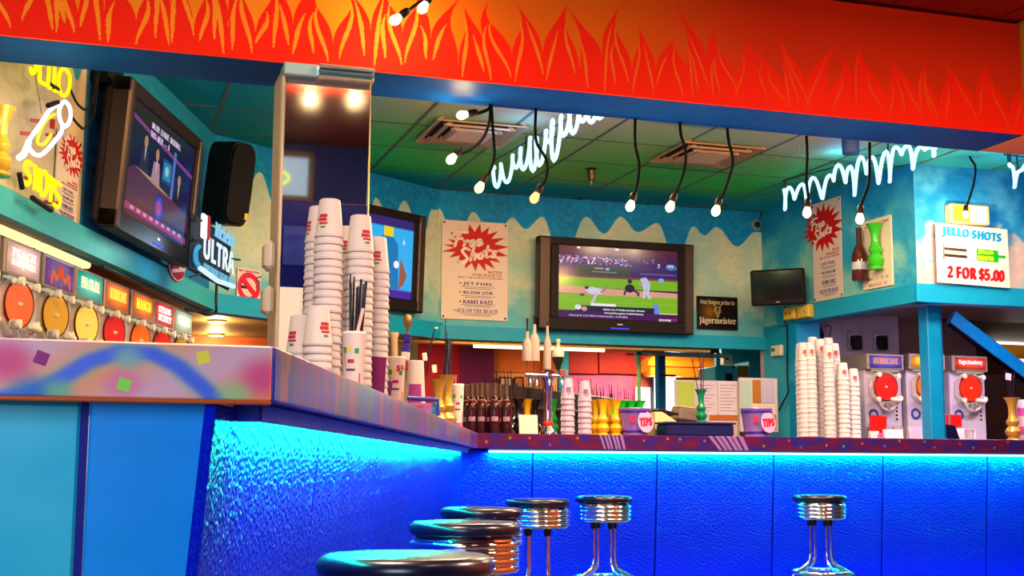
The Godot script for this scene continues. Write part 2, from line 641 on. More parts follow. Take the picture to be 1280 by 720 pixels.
func ceilings() -> void:
	slab("ceiling", -4.0, 10.1, 3.125, 3.25, 5.3, 10.1, mat(C("3a3a38"), 0.8), "tiled bar ceiling airbrushed brown, green and teal", "ceiling")
	var cl: Node = get_node("ceiling")
	var tm := mat(Color.WHITE, 0.62, 0.0, "tile")
	tm.metallic_specular = 0.2
	tm.vertex_color_use_as_albedo = true
	tm.normal_enabled = true
	tm.normal_texture = noise_tex(0.09, 21, 256, 256, 3.0)
	tm.uv1_triplanar = true
	tm.uv1_scale = Vector3.ONE * 2.2
	var inv: Transform3D = cl.transform.affine_inverse()
	for i in range(-8, 8):
		for j in range(0, 8):
			var a0 := 3.77 + 0.61 * i
			var b0 := 5.53 + 0.61 * j
			if a0 + 0.3 < -0.6 + (b0 - 5.6) * 0.36:
				continue
			if a0 < -1.2 or a0 > 7.8 or b0 > 9.7:
				continue
			var st := st_new()
			st.set_smooth_group(-1)
			var n := 4
			for u in n:
				for v in n:
					var q := []
					for k: Vector2 in [Vector2(0, 0), Vector2(1, 0), Vector2(1, 1), Vector2(0, 1)]:
						var la := 0.007 + 0.596 * (u + k.x) / n
						var lb := 0.007 + 0.596 * (v + k.y) / n
						q.append([Vector3(la - 0.305, 0, -(lb - 0.305)), tile_color(a0 + la, b0 + lb)])
					for e: int in [0, 2, 1, 0, 3, 2]:
						st.set_color(q[e][1].srgb_to_linear())
						st.add_vertex(q[e][0])
			for e in 4:      # rim
				var c4 := [Vector3(-0.298, 0, 0.298), Vector3(0.298, 0, 0.298), Vector3(0.298, 0, -0.298), Vector3(-0.298, 0, -0.298)]
				var p: Vector3 = c4[e]
				var r: Vector3 = c4[(e + 1) % 4]
				st.set_color(tile_color(a0, b0).srgb_to_linear())
				for v: Vector3 in [p, r + Vector3.UP * 0.02, r, p, p + Vector3.UP * 0.02, r + Vector3.UP * 0.02]:
					st.add_vertex(v)
			var c := ab(a0 + 0.305, 3.1 + rng.randf_range(0.0, 0.004), b0 + 0.305)
			part(cl, "tile", done(st), tm, inv * T(c.x, c.y, c.z, 18.0))
	# grid of tee bars between the tiles
	var st2 := st_new()
	for i in range(-8, 9):
		st2.append_from(bx(0.022, 0.012, 5.0), 0, inv * TV(ab(3.77 + 0.61 * i, 3.106, 7.9), 18.0))
	for j in range(0, 9):
		st2.append_from(bx(9.5, 0.012, 0.022), 0, inv * TV(ab(3.7, 3.106, 5.53 + 0.61 * j), 18.0))
	part(cl, "grid", st2.commit(), mat(C("4d5c50"), 0.5))
	# guests' ceiling, dark red
	slab("ceiling_front", -5.2, 4.95, 3.12, 3.25, -1.5, 5.3, mottled(C("6a1408"), C("80200e"), 0.5, 0.7, 9), "dark red tiled ceiling over the guests", "ceiling")
	var cf: Node = get_node("ceiling_front")
	var rm := mottled(C("7c1608"), C("8c200c"), 1.2, 0.7, 19, 0.05)
	for i in 4:
		for j in 3:
			part(cf, "tile", bx(0.598, 0.02, 0.598, 0.004), rm, cf.transform.affine_inverse() * TV(ab(2.6 + 0.61 * i, 3.11, 4.8 - 0.61 * j), 18.0))
	slab("ceiling_rear", -5.0, 10.1, 2.3, 2.45, 10.1, 14.3, mottled(C("6a5232"), C("7c603c"), 0.6, 0.6, 6), "low tan ceiling of the back room with downlights", "ceiling")

# ---------- the flame header ----------
func header() -> void:
	var blue := mottled(C("043a80"), C("064690"), 0.9, 0.5, 31, 0.03)
	blue.metallic_specular = 0.12
	var hd := slab("header_beam", -1.6, 4.28, 2.55, 3.105, 5.17, 5.51, blue, "deep header painted with red flames over a blue underside", "beam")
	var inv: Transform3D = hd.transform.affine_inverse()
	# painted front
	var a0 := -1.6
	var a1 := 4.28
	var w := 2048
	var h := 200
	var cv := Cv.new(w, h, Color.WHITE)
	var base := func(u: float, v: float) -> Color:
		var a := a0 + u * (a1 - a0)
		var n := 0.5 + 0.5 * sin(a * 5.0 + v * 3.0 + sin(a * 11.0))
		var c := C("f08a14").lerp(C("e8780c"), n)
		c = c.lerp(C("d96206"), smoothstep(0.9, 1.8, a))
		return c.lerp(C("c82c06"), smoothstep(1.9, 3.1, a))
	cv.soft(base, 96, 6)
	var P := func(px: float, py: float) -> Vector2:
		var q := hit(HEAD, px, py)
		return Vector2((q.x - 0.36 - a0) / (a1 - a0) * w, (3.1 - q.y) / 0.55 * h)
	var red := C("e81e04")
	# gap, tip, gap, tip ... read along the header
	var line := [[-60, 10], [-20, -60], [22, 5], [46, -60], [68, 20], [82, -55], [97, 22], [112, -60], [130, 28], [150, -40], [170, 30], [190, -50], [213, 27], [226, -60], [242, 42], [262, -50], [285, 38], [303, -45], [319, 48], [345, -35], [366, 42], [392, -30], [416, 58], [440, -20], [463, 52], [482, -25], [503, 44], [522, -18], [538, 62], [566, -6], [573, 80], [583, 4], [607, 72], [605, -4], [640, 74], [651, -2], [678, 80], [705, -2], [725, 94], [719, 10], [753, 82], [768, 3], [790, 92], [800, 27], [820, 96], [841, 41], [858, 90], [851, 4], [883, 90], [892, 31], [919, 106], [932, 37], [953, 111], [949, 51], [980, 111], [972, 34], [1008, 118], [1040, 48], [1037, 126], [1054, 63], [1066, 124], [1073, 48], [1108, 130], [1114, 66], [1150, 134], [1154, 72], [1174, 138], [1185, 72], [1220, 140], [1232, 70], [1262, 146], [1275, 80], [1310, 150]]
	var edge := []
	var lean := func(i: int) -> float: return [9.0, -12.0, 14.0, -7.0, 12.0, -14.0][(i / 2) % 6]
	for i in line.size() - 1:
		var p: Vector2 = P.call(line[i][0], line[i][1])
		var q: Vector2 = P.call(line[i + 1][0], line[i + 1][1])
		var up := q.y < p.y
		var lo := p if up else q
		var hi := q if up else p
		var ln: float = lean.call(i if up else i - 1)
		hi.x += ln
		var cl := Vector2(lerpf(lo.x, hi.x, -0.03), lerpf(lo.y, hi.y, 0.5))
		var ch := Vector2(hi.x - ln * 2.6, lerpf(hi.y, lo.y, 0.52))
		for k in 14:
			var t := k / 14.0
			edge.append(lo.bezier_interpolate(cl, ch, hi, t if up else 1.0 - t))
	edge.append(Vector2(w + 10, h + 5))
	edge.append(Vector2(-10, h + 5))
	cv.poly(edge, red)
	# airbrushed licks inside the flames
	for i in range(0, line.size() - 2, 2):
		var g: Vector2 = P.call(line[i][0], line[i][1])
		var g2: Vector2 = P.call(line[i + 2][0], line[i + 2][1])
		var tp: Vector2 = P.call(line[i + 1][0], line[i + 1][1])
		tp.y = maxf(tp.y, -h * 0.15)
		var f := clampf(float(i) / line.size(), 0.0, 1.0)
		var lick := C("f0881c").lerp(C("da4c0a"), clampf((f - 0.3) * 2.4, 0, 1))
		var wd := lerpf(6.5, 3.2, smoothstep(0.3, 0.7, f))
		for s in rng.randi_range(1, 3):
			var fr: float = [0.16, 0.84, 0.5][s] + rng.randf_range(-0.08, 0.08)
			var x0: float = lerpf(g.x, g2.x, fr)
			var len_ := rng.randf_range(0.45, 0.8)
			var bot := Vector2(x0 + (x0 - tp.x) * 0.25, h * rng.randf_range(0.86, 0.98))
			var top := Vector2(lerpf(x0, tp.x, len_), lerpf(h * 0.9, tp.y, len_))
			var bend: float = -lean.call(i) * 0.9
			var pts := []
			for k in 15:
				pts.append(bot.bezier_interpolate(Vector2(x0, lerpf(bot.y, top.y, 0.4)), Vector2(top.x + bend, lerpf(top.y, bot.y, 0.4)), top, k / 14.0))
			for k in 14:
				var rr := wd * sin(PI * (0.12 + 0.85 * k / 14.0)) * rng.randf_range(0.9, 1.1)
				cv.line([pts[k], pts[k + 1] + (pts[k + 1] - pts[k]) * 0.2], rr, lick)
	var fm := print_mat(cv.tex(), 0.7)
	part(hd, "flame_panel", bx(a1 - a0, 0.555, 0.012), fm, inv * TV(ab((a0 + a1) / 2, 2.8285, 5.166), 18.0))
	slab("header_end", 4.29, 4.75, 2.55, 3.12, 5.1, 5.5, mat(C("e08a10"), 0.5), "amber painted end of the flame header", "beam")

# ---------- mirrored pillar ----------
func pillar() -> void:
	var l := hit(HEAD, 350, 300)
	var r := hit(HEAD, 457.5, 300)
	var cx := (l.x + r.x) / 2
	var wd := r.x - l.x
	var fc := HEAD * T(cx, 0, 0)
	var p := struct("pillar", bx(wd - 0.004, 2.55 - BARY, 0.3), mat(C("b09a88"), 0.5), fc * T(0, (2.55 + BARY) / 2, -0.165), "square pillar faced with mirror, rising from the bar leg to the header", "pillar")
	var inv: Transform3D = p.transform.affine_inverse() * fc
	var mir := mat(C("e8e4dc"), 0.03, 1.0, "mirror")
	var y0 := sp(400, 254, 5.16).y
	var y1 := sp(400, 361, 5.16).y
	var y2 := 2.46
	part(p, "mirror", bx(wd, y2 - y0, 0.008, 0.002), mir, inv * T(0, (y0 + y2) / 2, 0.02, 0, 3.0))
	var reflected_blue := mottled(C("080e50"), C("0e1664"), 1.5, 0.2, 71, 0.02)  # dark blue paints what the lower mirror would reflect
	part(p, "reflection_panel", bx(wd, y0 - y1, 0.012, 0.003), reflected_blue, inv * T(0, (y0 + y1) / 2, 0.004))
	part(p, "reflection_panel", bx(wd - 0.02, (y0 - y1) * 0.46, 0.006, 0.002), mottled(C("1c2c7c"), C("34387c"), 2.5, 0.25, 72, 0.03), inv * T(0, lerpf(y0, y1, 0.52), 0.012))  # lighter band of the same painted reflection
	part(p, "door_reflection_panel", bx(wd, y1 - BARY, 0.02, 0.003), mat(C("f4ecdc"), 0.5), inv * T(0, (y1 + BARY) / 2, 0.0))  # cream paints the bright door reflected in the mirror
	part(p, "door_reflection_stile", bx(0.05, y1 - BARY, 0.012, 0.003), mat(C("141c58"), 0.4), inv * T(-wd / 2 + 0.12, (y1 + BARY) / 2, 0.012))  # dark strip paints the frame of the reflected door
	part(p, "edge_trim", bx(0.012, 2.5 - BARY, 0.05, 0.003), mat(C("c9b49c"), 0.4), inv * T(-wd / 2 - 0.004, (2.5 + BARY) / 2, -0.005))
	part(p, "edge_trim", bx(0.008, 2.5 - BARY, 0.05, 0.003), mat(C("c8a860"), 0.35, 0.6), inv * T(wd / 2 + 0.002, (2.5 + BARY) / 2, -0.005))
	part(p, "capital", bx(wd + 0.02, 0.05, 0.11, 0.005), mat(C("9cc4cc"), 0.2, 0.3), inv * T(0, 2.515, 0.0))
	for i in 3:
		part(p, "moulding", bx(wd * 0.66, 0.016, 0.13 - 0.02 * i, 0.004), mat([C("c8d0d4"), C("7ba0b4"), C("d8ccc0")][i], 0.12, 0.8), inv * T(wd * 0.19, 2.53 - 0.02 * i, 0.02))
	# the guest side has the daylight that the mirror shows: window and glass door
	var f := face(ab(4.75, 0, -1.3), ab(-4.2, 0, -1.3))
	var fm := mat(C("8a7a68"), 0.5)
	for k: Array in [["window_1", 2.86, 3.6, 2.6, 3.05, "high daylit window with a yellow neon squiggle behind the guests"], ["window_2", 4.9, 7.2, 0.7, 2.5, "wide daylit shop window behind the guests"]]:
		var mx: float = (k[1] + k[2]) / 2
		var cy: float = (k[3] + k[4]) / 2
		var ww: float = k[2] - k[1]
		var hh: float = k[4] - k[3]
		var wn := struct(k[0], bx(ww, 0.05, 0.12, 0.01), fm, f * T(mx, k[3] + 0.025, -0.1), k[5], "window")
		var wi: Transform3D = wn.transform.affine_inverse() * f
		part(wn, "frame", bx(ww, 0.05, 0.12, 0.01), fm, wi * T(mx, k[4] - 0.025, -0.1))
		part(wn, "frame", bx(0.05, hh, 0.12, 0.01), fm, wi * T(k[1] + 0.025, cy, -0.1))
		part(wn, "frame", bx(0.05, hh, 0.12, 0.01), fm, wi * T(k[2] - 0.025, cy, -0.1))
		part(wn, "pane", bx(ww - 0.1, hh - 0.1, 0.006), glass(C("eef6ff"), 0.08), wi * T(mx, cy, -0.1))
		if k[0] == "window_1":
			var pts := []
			for i in 24:
				var v := i / 23.0
				pts.append(Vector3(3.16 + 0.07 * sin(v * TAU), 2.98 - 0.24 * v, -0.04))
			part(wn, "neon_squiggle", tube(pts, 0.012, 8), glow(C("e8f020"), 1.6), wi)
	# two bare bulbs in the guests' ceiling that the mirror picks up
	for k: Array in [[1.40, 1.36, "bare round bulb in the guest ceiling, nearer the side wall of the bar leg"], [1.68, 1.52, "bare round bulb in the guest ceiling, farther from the bar leg"]]:
		var bo := thing("ceiling_bulb", k[2], "lamp", TV(ab(k[0], 3.12, k[1])))
		part(bo, "holder", lathe([Vector2(0, -0.03), Vector2(0.03, -0.03), Vector2(0.045, 0), Vector2(0, 0)], 16), mat(C("b8a890"), 0.4))
		part(bo, "bulb", lathe([Vector2(0, -0.1), Vector2(0.02, -0.095), Vector2(0.035, -0.07), Vector2(0.03, -0.045), Vector2(0.018, -0.03), Vector2(0, -0.03)], 16), glow(C("ffe9a0"), 12.0))
		omni(bo, "bulb_light", Vector3(0, -0.07, 0), C("ffdca0"), 0.5, 0.03)

# ---------- bulkheads ----------
func wall_paint(fc: Transform3D, s0: float, s1: float, y0: float, y1: float, w: int, h: int, f: Callable) -> StandardMaterial3D:
	var im := Image.create(w, h, false, Image.FORMAT_RGB8)
	for y in h:
		for x in w:
			im.set_pixel(x, y, f.call(s0 + (x + 0.5) / w * (s1 - s0), y1 - (y + 0.5) / h * (y1 - y0)))
	var m := print_mat(ImageTexture.create_from_image(im), 0.6)
	m.normal_enabled = true
	m.normal_texture = noise_tex(0.06, 77, 256, 256, 1.2)
	return m

func drip_line(fc: Transform3D, pts: Array) -> Array:
	var out := []
	for p: Array in pts:
		var q := hit(fc, p[0], p[1])
		out.append(Vector2(q.x, q.y))
	return out

func drip_at(l: Array, s: float) -> float:
	for i in l.size() - 1:
		if s < l[i + 1].x:
			var t: float = clampf((s - l[i].x) / (l[i + 1].x - l[i].x), 0, 1)
			return lerpf(l[i].y, l[i + 1].y, 0.5 - 0.5 * cos(PI * t))
	return l[l.size() - 1].y

func bulkheads() -> void:
	var n1 := FastNoiseLite.new()
	n1.seed = 5
	n1.frequency = 1.6
	n1.fractal_octaves = 4
	var teal := C("0486c4")
	var cream := C("b4c2a8")
	var lowc := C("58a8b4")
	var mix := func(s: float, y: float, line: float, seedx: float) -> Color:
		var n := n1.get_noise_2d(s * 1.3 + seedx, y * 1.3)
		var fine := n1.get_noise_2d(s * 9 + seedx, y * 9)
		if y > line:
			return teal.lerp(C("0f74b0"), clampf(0.5 + n, 0, 1)).lerp(C("2aa0d0"), clampf(fine, 0, 0.5))
		var c := cream.lerp(C("8fb8b0"), clampf(0.35 + n * 1.2, 0, 1)).lerp(C("a0a890"), clampf(fine * 0.8, 0, 0.6))
		return c.lerp(lowc, smoothstep(2.3, 2.08, y + n * 0.25))
	var tf := mottled(C("0a8cb0"), C("1298ba"), 1.2, 0.45, 41, 0.03)
	# back wall
	var sa := BACK.affine_inverse() * ab(2.6, 0, 9.86)
	var se := BACK.affine_inverse() * ab(5.45, 0, 9.86)
	var lb := drip_line(BACK, [[530, 318], [547, 259], [570, 300], [592, 265], [617, 303], [640, 272], [657, 286], [678, 271], [702, 330], [733, 271], [755, 292], [776, 271], [797, 290], [822, 279], [845, 330], [867, 283], [880, 294], [896, 284], [921, 308], [945, 290], [960, 292]])
	var pm := wall_paint(BACK, sa.x, se.x, 1.95, 3.2, 640, 256, func(s: float, y: float) -> Color: return mix.call(s, y, drip_at(lb, s), 0.0))
	wall("wall_bulkhead_back", BACK, sa.x, se.x, 1.95, 3.2, 0.25, pm, "back bulkhead painted with blue drips over cream, above the pass-through")
	wall("trim_1", BACK, sa.x - 0.03, se.x, 1.925, 2.03, 0.06, tf, "", 0.04)
	# angled wall
	var ea := ANG.affine_inverse() * ab(2.6, 0, 9.86)
	var la := drip_line(ANG, [[270, 180], [300, 250], [325, 215], [345, 260], [380, 240], [420, 270], [445, 240], [458, 280], [470, 247], [488, 275], [506, 251], [528, 300], [540, 262], [552, 262]])
	pm = wall_paint(ANG, 0, ea.x, 1.95, 3.2, 384, 256, func(s: float, y: float) -> Color: return mix.call(s, y, drip_at(la, s), 3.0))
	wall("wall_bulkhead_angled", ANG, 0, ea.x, 1.95, 3.2, 0.25, pm, "angled bulkhead between the side bulkhead and the back bulkhead")
	wall("trim_2", ANG, -0.02, ea.x + 0.02, 1.925, 2.05, 0.06, tf, "", 0.04)
	# side bulkhead, cream by the neon then dark blue behind the television
	var cx := hit(LEFT, 103, 200).x
	var drip := drip_line(LEFT, [[60, 60], [85, 70], [96, 100], [106, 84], [130, 84]])
	pm = wall_paint(LEFT, -2.2, 3.19, 1.95, 3.2, 512, 128, func(s: float, y: float) -> Color:
		var n := n1.get_noise_2d(s * 2.0 + 9, y * 2.0)
		if s < cx:
			if s > cx - 0.3 and y > drip_at(drip, s):
				return C("2c98b4")
			return C("c8bc98").lerp(C("b0a48c"), clampf(0.5 + n, 0, 1))
		var c := C("2c4a78").lerp(C("1f5f94"), clampf(0.5 + n, 0, 1))
		c = c.lerp(C("1c84b4"), smoothstep(2.72, 2.9, y))
		return c.lerp(C("1a86b0"), smoothstep(cx + 1.0, cx + 2.2, s)).lerp(C("126ea8"), smoothstep(2.2, 2.08, y)))
	wall("wall_bulkhead_left", LEFT, -2.2, 3.19, 1.95, 3.2, 0.08, pm, "side bulkhead with cream paint by the neon and blue behind the television")
	wall("trim_3", LEFT, -2.2, 3.22, 1.935, 2.05, 0.06, mottled(C("2a9cae"), C("36a8b6"), 1.2, 0.45, 42, 0.03), "", 0.05)
	# bulkhead over the alcove
	var rl: float = (RIGHT.affine_inverse() * ab(5.55, 0, 7.86)).x
	pm = wall_paint(RIGHT, 0, rl, 2.1, 3.2, 320, 256, func(s: float, y: float) -> Color:
		var n := n1.get_noise_2d(s * 1.2 + 30, y * 1.2)
		var c := C("2c9cc0").lerp(C("7cc0b8"), clampf(0.45 + n * 1.6, 0, 1))
		return c.lerp(C("1284b8"), smoothstep(2.75, 3.0, y + n * 0.3)))
	wall("wall_bulkhead_right", RIGHT, 0, rl, 2.12, 3.2, 0.2, pm, "teal bulkhead with a poster and a bottle sign over the cup stacks")
	wall("trim_4", RIGHT, 0.25, rl + 0.03, 2.105, 2.235, 0.06, mottled(C("1295bc"), C("1a9cc0"), 1.2, 0.45, 43, 0.03), "", 0.03)
	pm = wall_paint(JELLO, 0, 2.6, 2.1, 3.2, 384, 200, func(s: float, y: float) -> Color:
		var n := n1.get_noise_2d(s * 1.6 + 50, y * 1.6)
		var c := C("1276bc").lerp(C("3fa0d4"), clampf(0.4 + n * 1.5, 0, 1))
		return c.lerp(C("c4b0b0").lerp(C("8cb8cc"), clampf(s - 0.5 + n, 0, 1)), smoothstep(2.62, 2.45, y + n * 0.35)))
	wall("wall_bulkhead_front", JELLO, 0, 2.6, 2.12, 3.2, 0.2, pm, "blue and pink clouded bulkhead facing the guests over the slush machines")
	wall("trim_5", JELLO, -0.03, 2.6, 2.105, 2.235, 0.06, mottled(C("0e8cc4"), C("1494c8"), 1.2, 0.45, 44, 0.03), "", 0.03)
	slab("ceiling_alcove", 5.68, 9.9, 2.26, 2.32, 7.9, 9.9, mottled(C("c4b0a8"), C("d4c0b4"), 0.5, 0.35, 45, 0.02), "grey underside of the bulkhead over the slush machines", "ceiling")
	# solid piece of wall right of the pass-through, and its jamb
	wall("wall_side", RIGHT, 0.0, 0.42, 0, 2.12, 0.2, mottled(C("0f90b4"), C("1a9cbc"), 0.9, 0.5, 46, 0.02), "teal strip of wall with the thermostat beside the cup stacks")
	wall("trim_6", RIGHT, 0.40, 0.52, 0, 2.12, 0.22, mat(C("0a8cc0"), 0.45), "", 0.02)
	# alcove back wall
	slab("wall_alcove", 5.45, 6.75, 0, 2.27, 9.86, 9.96, mottled(C("9c8894"), C("b09ca4"), 0.8, 0.6, 47), "pale wall at the back of the alcove with two outlets")
	slab("wall_alcove_side", 6.75, 7.55, 0, 2.27, 9.86, 9.96, mottled(C("5c4038"), C("6c4c44"), 0.8, 0.6, 48), "brown wall of the alcove above the slush machines")
	slab("wall_alcove_dark", 7.55, 9.9, 0, 1.78, 9.86, 9.96, mottled(C("4a2c24"), C("5a382c"), 0.8, 0.6, 48), "dark brown low wall behind the slush machines")
	# undersides of the other bulkheads
	struct("ceiling_soffit", bx(0.9, 0.05, 6.2), mottled(C("907040"), C("a08050"), 0.8, 0.5, 49), LEFT * T(0.4, 2.05, -0.53, 90.0), "tan underside of the side bulkhead over the slush machines", "ceiling")
	wall("wall_machines", LEFT, -2.4, 3.0, 0, 2.0, 0.08, mottled(C("a08858"), C("b09868"), 0.8, 0.6, 50), "tan wall behind the row of slush machines", -0.85)

# ---------- the bar ----------
func bar() -> void:
	var e0 := Vector3(-0.417, 0, -2.29)                          # near corner of the leg
	var e1 := Vector3(-0.204, 0, -8.62)
	# far corner: leg edge meets the far edge b = 7.95
	var t := (7.95 - e0.dot(W)) / (e1 - e0).dot(W)
	var k := e0 + (e1 - e0) * t
	var ka := k.dot(U)
	var len_leg := (k - e0).length()
	var LG := face(e0, k)                                        # the leg's guest side, x runs away to the corner
	var FAR := face(k, k + U * 5.0)
	var END := face(e0 - U * 1.2, e0)                            # the short end, faces the camera
	# counter: one slab outline
	var out := [e0 - U * 1.2, e0, k, ab(8.6, 0, 7.95), ab(8.6, 0, 8.5), ab(0, 0, 0), ab(0, 0, 0)]
	var inner := k - LG.basis.z * 0.62
	var dir := (e0 - k).normalized()
	# inner corner of the two runs
	var tt := (8.5 - inner.dot(W)) / dir.dot(W)
	out[5] = inner + dir * tt
	out[6] = e0 - U * 1.2 - dir * 0.62
	var poly := []
	for p: Vector3 in out:
		poly.append(Vector2(p.x, -p.z))
	out[6] = out[5] + dir * ((out[5] - (e0 - U * 1.2 - dir * 0.6)).length() * 0.9)
	var p6: Vector3 = e0 - LG.basis.z * 0.62 - dir * 0.45
	poly = []
	for p: Vector3 in [e0 - U * 1.2, e0, k, ab(8.6, 0, 7.95), ab(8.6, 0, 8.5), out[5], p6, e0 - U * 1.2 + W * 0.62]:
		poly.append(Vector2(p.x, -p.z))
	var top := thing("bar_counter", "long L-shaped bar counter with an airbrushed confetti edge", "counter", Transform3D())
	part(top, "counter_slab", prism(poly, 0.085), mottled(C("5a3c7c"), C("8a3c54"), 0.9, 0.3, 60), Transform3D(Basis(Vector3(1, 0, 0), Vector3(0, 0, -1), Vector3(0, 1, 0)), Vector3(0, 1.066, 0)))
	# end band: pastel clouds and squares
	var cv := Cv.new(1024, 96, Color.WHITE)
	var ez := func(px: float, py: float) -> Vector2:
		var q := hit(END, px, py)
		return Vector2(q.x / 1.2, (BARY - q.y) / 0.095)
	var blobs := []
	for bdef: Array in [[8, 452, 0.05, "d8386c"], [330, 472, 0.05, "d84a80"], [154, 480, 0.035, "e070a0"], [40, 494, 0.045, "2468b4"], [72, 488, 0.03, "6cac84"], [292, 494, 0.035, "9cc080"], [160, 447, 0.03, "80b0a8"]]:
		var c: Vector2 = ez.call(bdef[0], bdef[1])
		blobs.append([c, bdef[2], C(bdef[3])])
	var wave := []
	for p: Array in [[-120, 440], [-40, 500], [40, 494], [82, 470], [112, 452], [150, 440], [190, 442], [222, 458], [248, 480], [270, 500]]:
		var c: Vector2 = ez.call(p[0], p[1])
		wave.append(Vector2(c.x * 1.2, c.y * 0.095 * 1.3))
	cv.soft(func(u: float, v: float) -> Color:
		var c := C("e89468").lerp(C("d8a8b4"), 0.5 + 0.5 * sin(u * 21.0 + v * 3.0))
		var q := Vector2(u * 1.2, v * 0.095 * 1.3)
		var dmin := 9.0
		for j in wave.size() - 1:
			dmin = minf(dmin, q.distance_to(Geometry2D.get_closest_point_to_segment(q, wave[j], wave[j + 1])))
		c = c.lerp(C("90b498"), 0.45 * smoothstep(0.034, 0.018, dmin))
		c = c.lerp(C("4466d8"), 0.92 * smoothstep(0.023, 0.007, dmin))
		for bb: Array in blobs:
			var dd: float = Vector2((u - bb[0].x) * 1.2, (v - bb[0].y) * 0.095 * 1.3).length() / bb[1]
			c = c.lerp(bb[2], 0.85 * smoothstep(1.3, 0.2, dd))
		return c, 128, 16)
	for sq: Array in [[52, 448, "8c1c6c", 20], [155, 481, "8cd850", 15], [254, 447, "e8d840", -15], [-40, 460, "e8d840", 10]]:
		var c: Vector2 = ez.call(sq[0], sq[1])
		var q := []
		for a: float in [45.0, 135.0, 225.0, 315.0]:
			var r := deg_to_rad(a + sq[3])
			q.append(Vector2(c.x * 1024 + cos(r) * 0.0150 * 853, c.y * 96 + sin(r) * 0.0150 * 1010))
		cv.poly(q, C(sq[2]))
	var em := print_mat(cv.tex(), 0.3)
	part(top, "end_band", bx(1.2, 0.095, 0.012, 0.003), em, END * T(0.6, BARY - 0.0475, 0.0))
	part(top, "lower_trim", bx(1.2, 0.008, 0.02, 0.002), mat(C("b8501c"), 0.4), END * T(0.6, BARY - 0.098, 0.0))
	# leg band: streaked paint; far band: dark paint with dots and piano squares
	cv = Cv.new(1024, 64, Color.WHITE)
	var nn := FastNoiseLite.new()
	nn.seed = 12
	nn.frequency = 1.0
	var pal := [C("20228c"), C("661a5a"), C("7c4420"), C("20543c"), C("3a2286"), C("782c3e"), C("183a84")]
	cv.soft(func(u: float, v: float) -> Color:
		var s: float = u * len_leg
		var x := s * 3.4 + nn.get_noise_1d(s * 3.0) * 2.4 + 0.25 * v
		var i := int(floor(x)) % 7
		var c: Color = pal[i].lerp(pal[(i + 3) % 7], smoothstep(0.2, 0.9, x - floor(x)))
		return c.lerp(C("c89a90"), smoothstep(0.3, 0.0, v) * 0.3), 256, 8)
	part(top, "edge_band", bx(len_leg, 0.095, 0.012, 0.003), print_mat(cv.tex(), 0.3), LG * T(len_leg / 2, BARY - 0.0475, 0.0))
	var fl := 7.0
	cv = Cv.new(2048, 32, Color.WHITE)
	cv.soft(func(u: float, v: float) -> Color:
		var s := u * 40.0
		var n := nn.get_noise_2d(s, v * 1.2)
		return C("4c143e").lerp(C("221c70"), clampf(0.4 + n * 1.6, 0, 1)).lerp(C("5c122c"), clampf(nn.get_noise_2d(s * 1.3 + 50, v) * 1.5, 0, 1)), 256, 8)
	for i in 46:
		var x := 20 + i * 44 + rng.randi_range(-12, 12)
		cv.disc(x, rng.randi_range(6, 26), 2.6, 3.4, [C("8c5428"), C("4c6c34"), C("8c3c30"), C("64408c")][i % 4])
	var fx := func(px: float) -> float:
		return hit(FAR, px, 555).x / fl * 2048
	for seg: Array in [[748, 754, 778, 782], [884, 898, 928, 936]]:
		var q: Array = [Vector2(fx.call(seg[0]), 0), Vector2(fx.call(seg[2]), 0), Vector2(fx.call(seg[3]), 32), Vector2(fx.call(seg[1]), 32)]
		cv.poly(q, C("7c589c"))
		for s in 6:
			var f := s / 6.0
			cv.line([Vector2(lerpf(q[0].x, q[1].x, f), 0), Vector2(lerpf(q[3].x, q[2].x, f), 32)], 4.0 if s % 2 else 2.0, C("2a1440"))
	part(top, "edge_band", bx(fl, 0.095, 0.012, 0.003), print_mat(cv.tex(), 0.3), FAR * T(fl / 2, BARY - 0.0475, 0.0))
	# body with hammered panels leaning in towards the floor
	var body := thing("bar_cabinet", "bar base of the near leg with painted end and streaked blue hammered panels", "bar", Transform3D())
	var body2 := thing("bar_cabinet", "bar base of the far run with wide blue hammered panels behind the stools", "bar", Transform3D())
	var pm := mat(C("2f86e8"), 0.16, 0.0, "panel")
	pm.albedo_color = C("041cc0")
	pm.roughness = 0.2
	pm.metallic_specular = 0.15
	pm.normal_enabled = true
	pm.normal_texture = noise_tex(0.045, 8, 512, 512, 10.0, FastNoiseLite.TYPE_SIMPLEX_SMOOTH, null, 2)
	pm.normal_scale = 1.0
	pm.uv1_triplanar = true
	pm.uv1_scale = Vector3(6.5, 2.0, 6.5)
	var dark := mat(C("0a1450"), 0.5)
	var lean := 4.6
	# leg panels
	var cuts := [e0]
	var xs := [hit(LG, 262, 514, -0.1).x, hit(LG, 396, 540, -0.1).x, hit(LG, 470, 550, -0.1).x, hit(LG, 515, 556, -0.1).x, len_leg + 0.10]
	for i in xs.size() - 1:
		var x0: float = xs[i]
		var x1: float = xs[i + 1]
		part(body, "front_panel", bx(x1 - x0 - 0.008, 1.03, 0.02, 0.003), pm, LG * T((x0 + x1) / 2, 1.055, -0.1, 0, lean) * T(0, -0.515, 0))
	part(body, "panel_backing", bx(len_leg - 0.1, 1.04, 0.04), dark, LG * T((len_leg) / 2, 1.06, -0.135, 0, lean) * T(0, -0.52, 0))
	var fxs := [-0.09]
	for px: float in [665.7, 821.0, 966.5, 1103.0, 1233.0, 1360.0]:
		fxs.append(hit(FAR, px, 566, -0.1).x)
	for i in fxs.size() - 1:
		part(body2, "front_panel", bx(fxs[i + 1] - fxs[i] - 0.010, 1.03, 0.02, 0.003), pm, FAR * T((fxs[i] + fxs[i + 1]) / 2, 1.055, -0.1, 0, lean) * T(0, -0.515, 0))
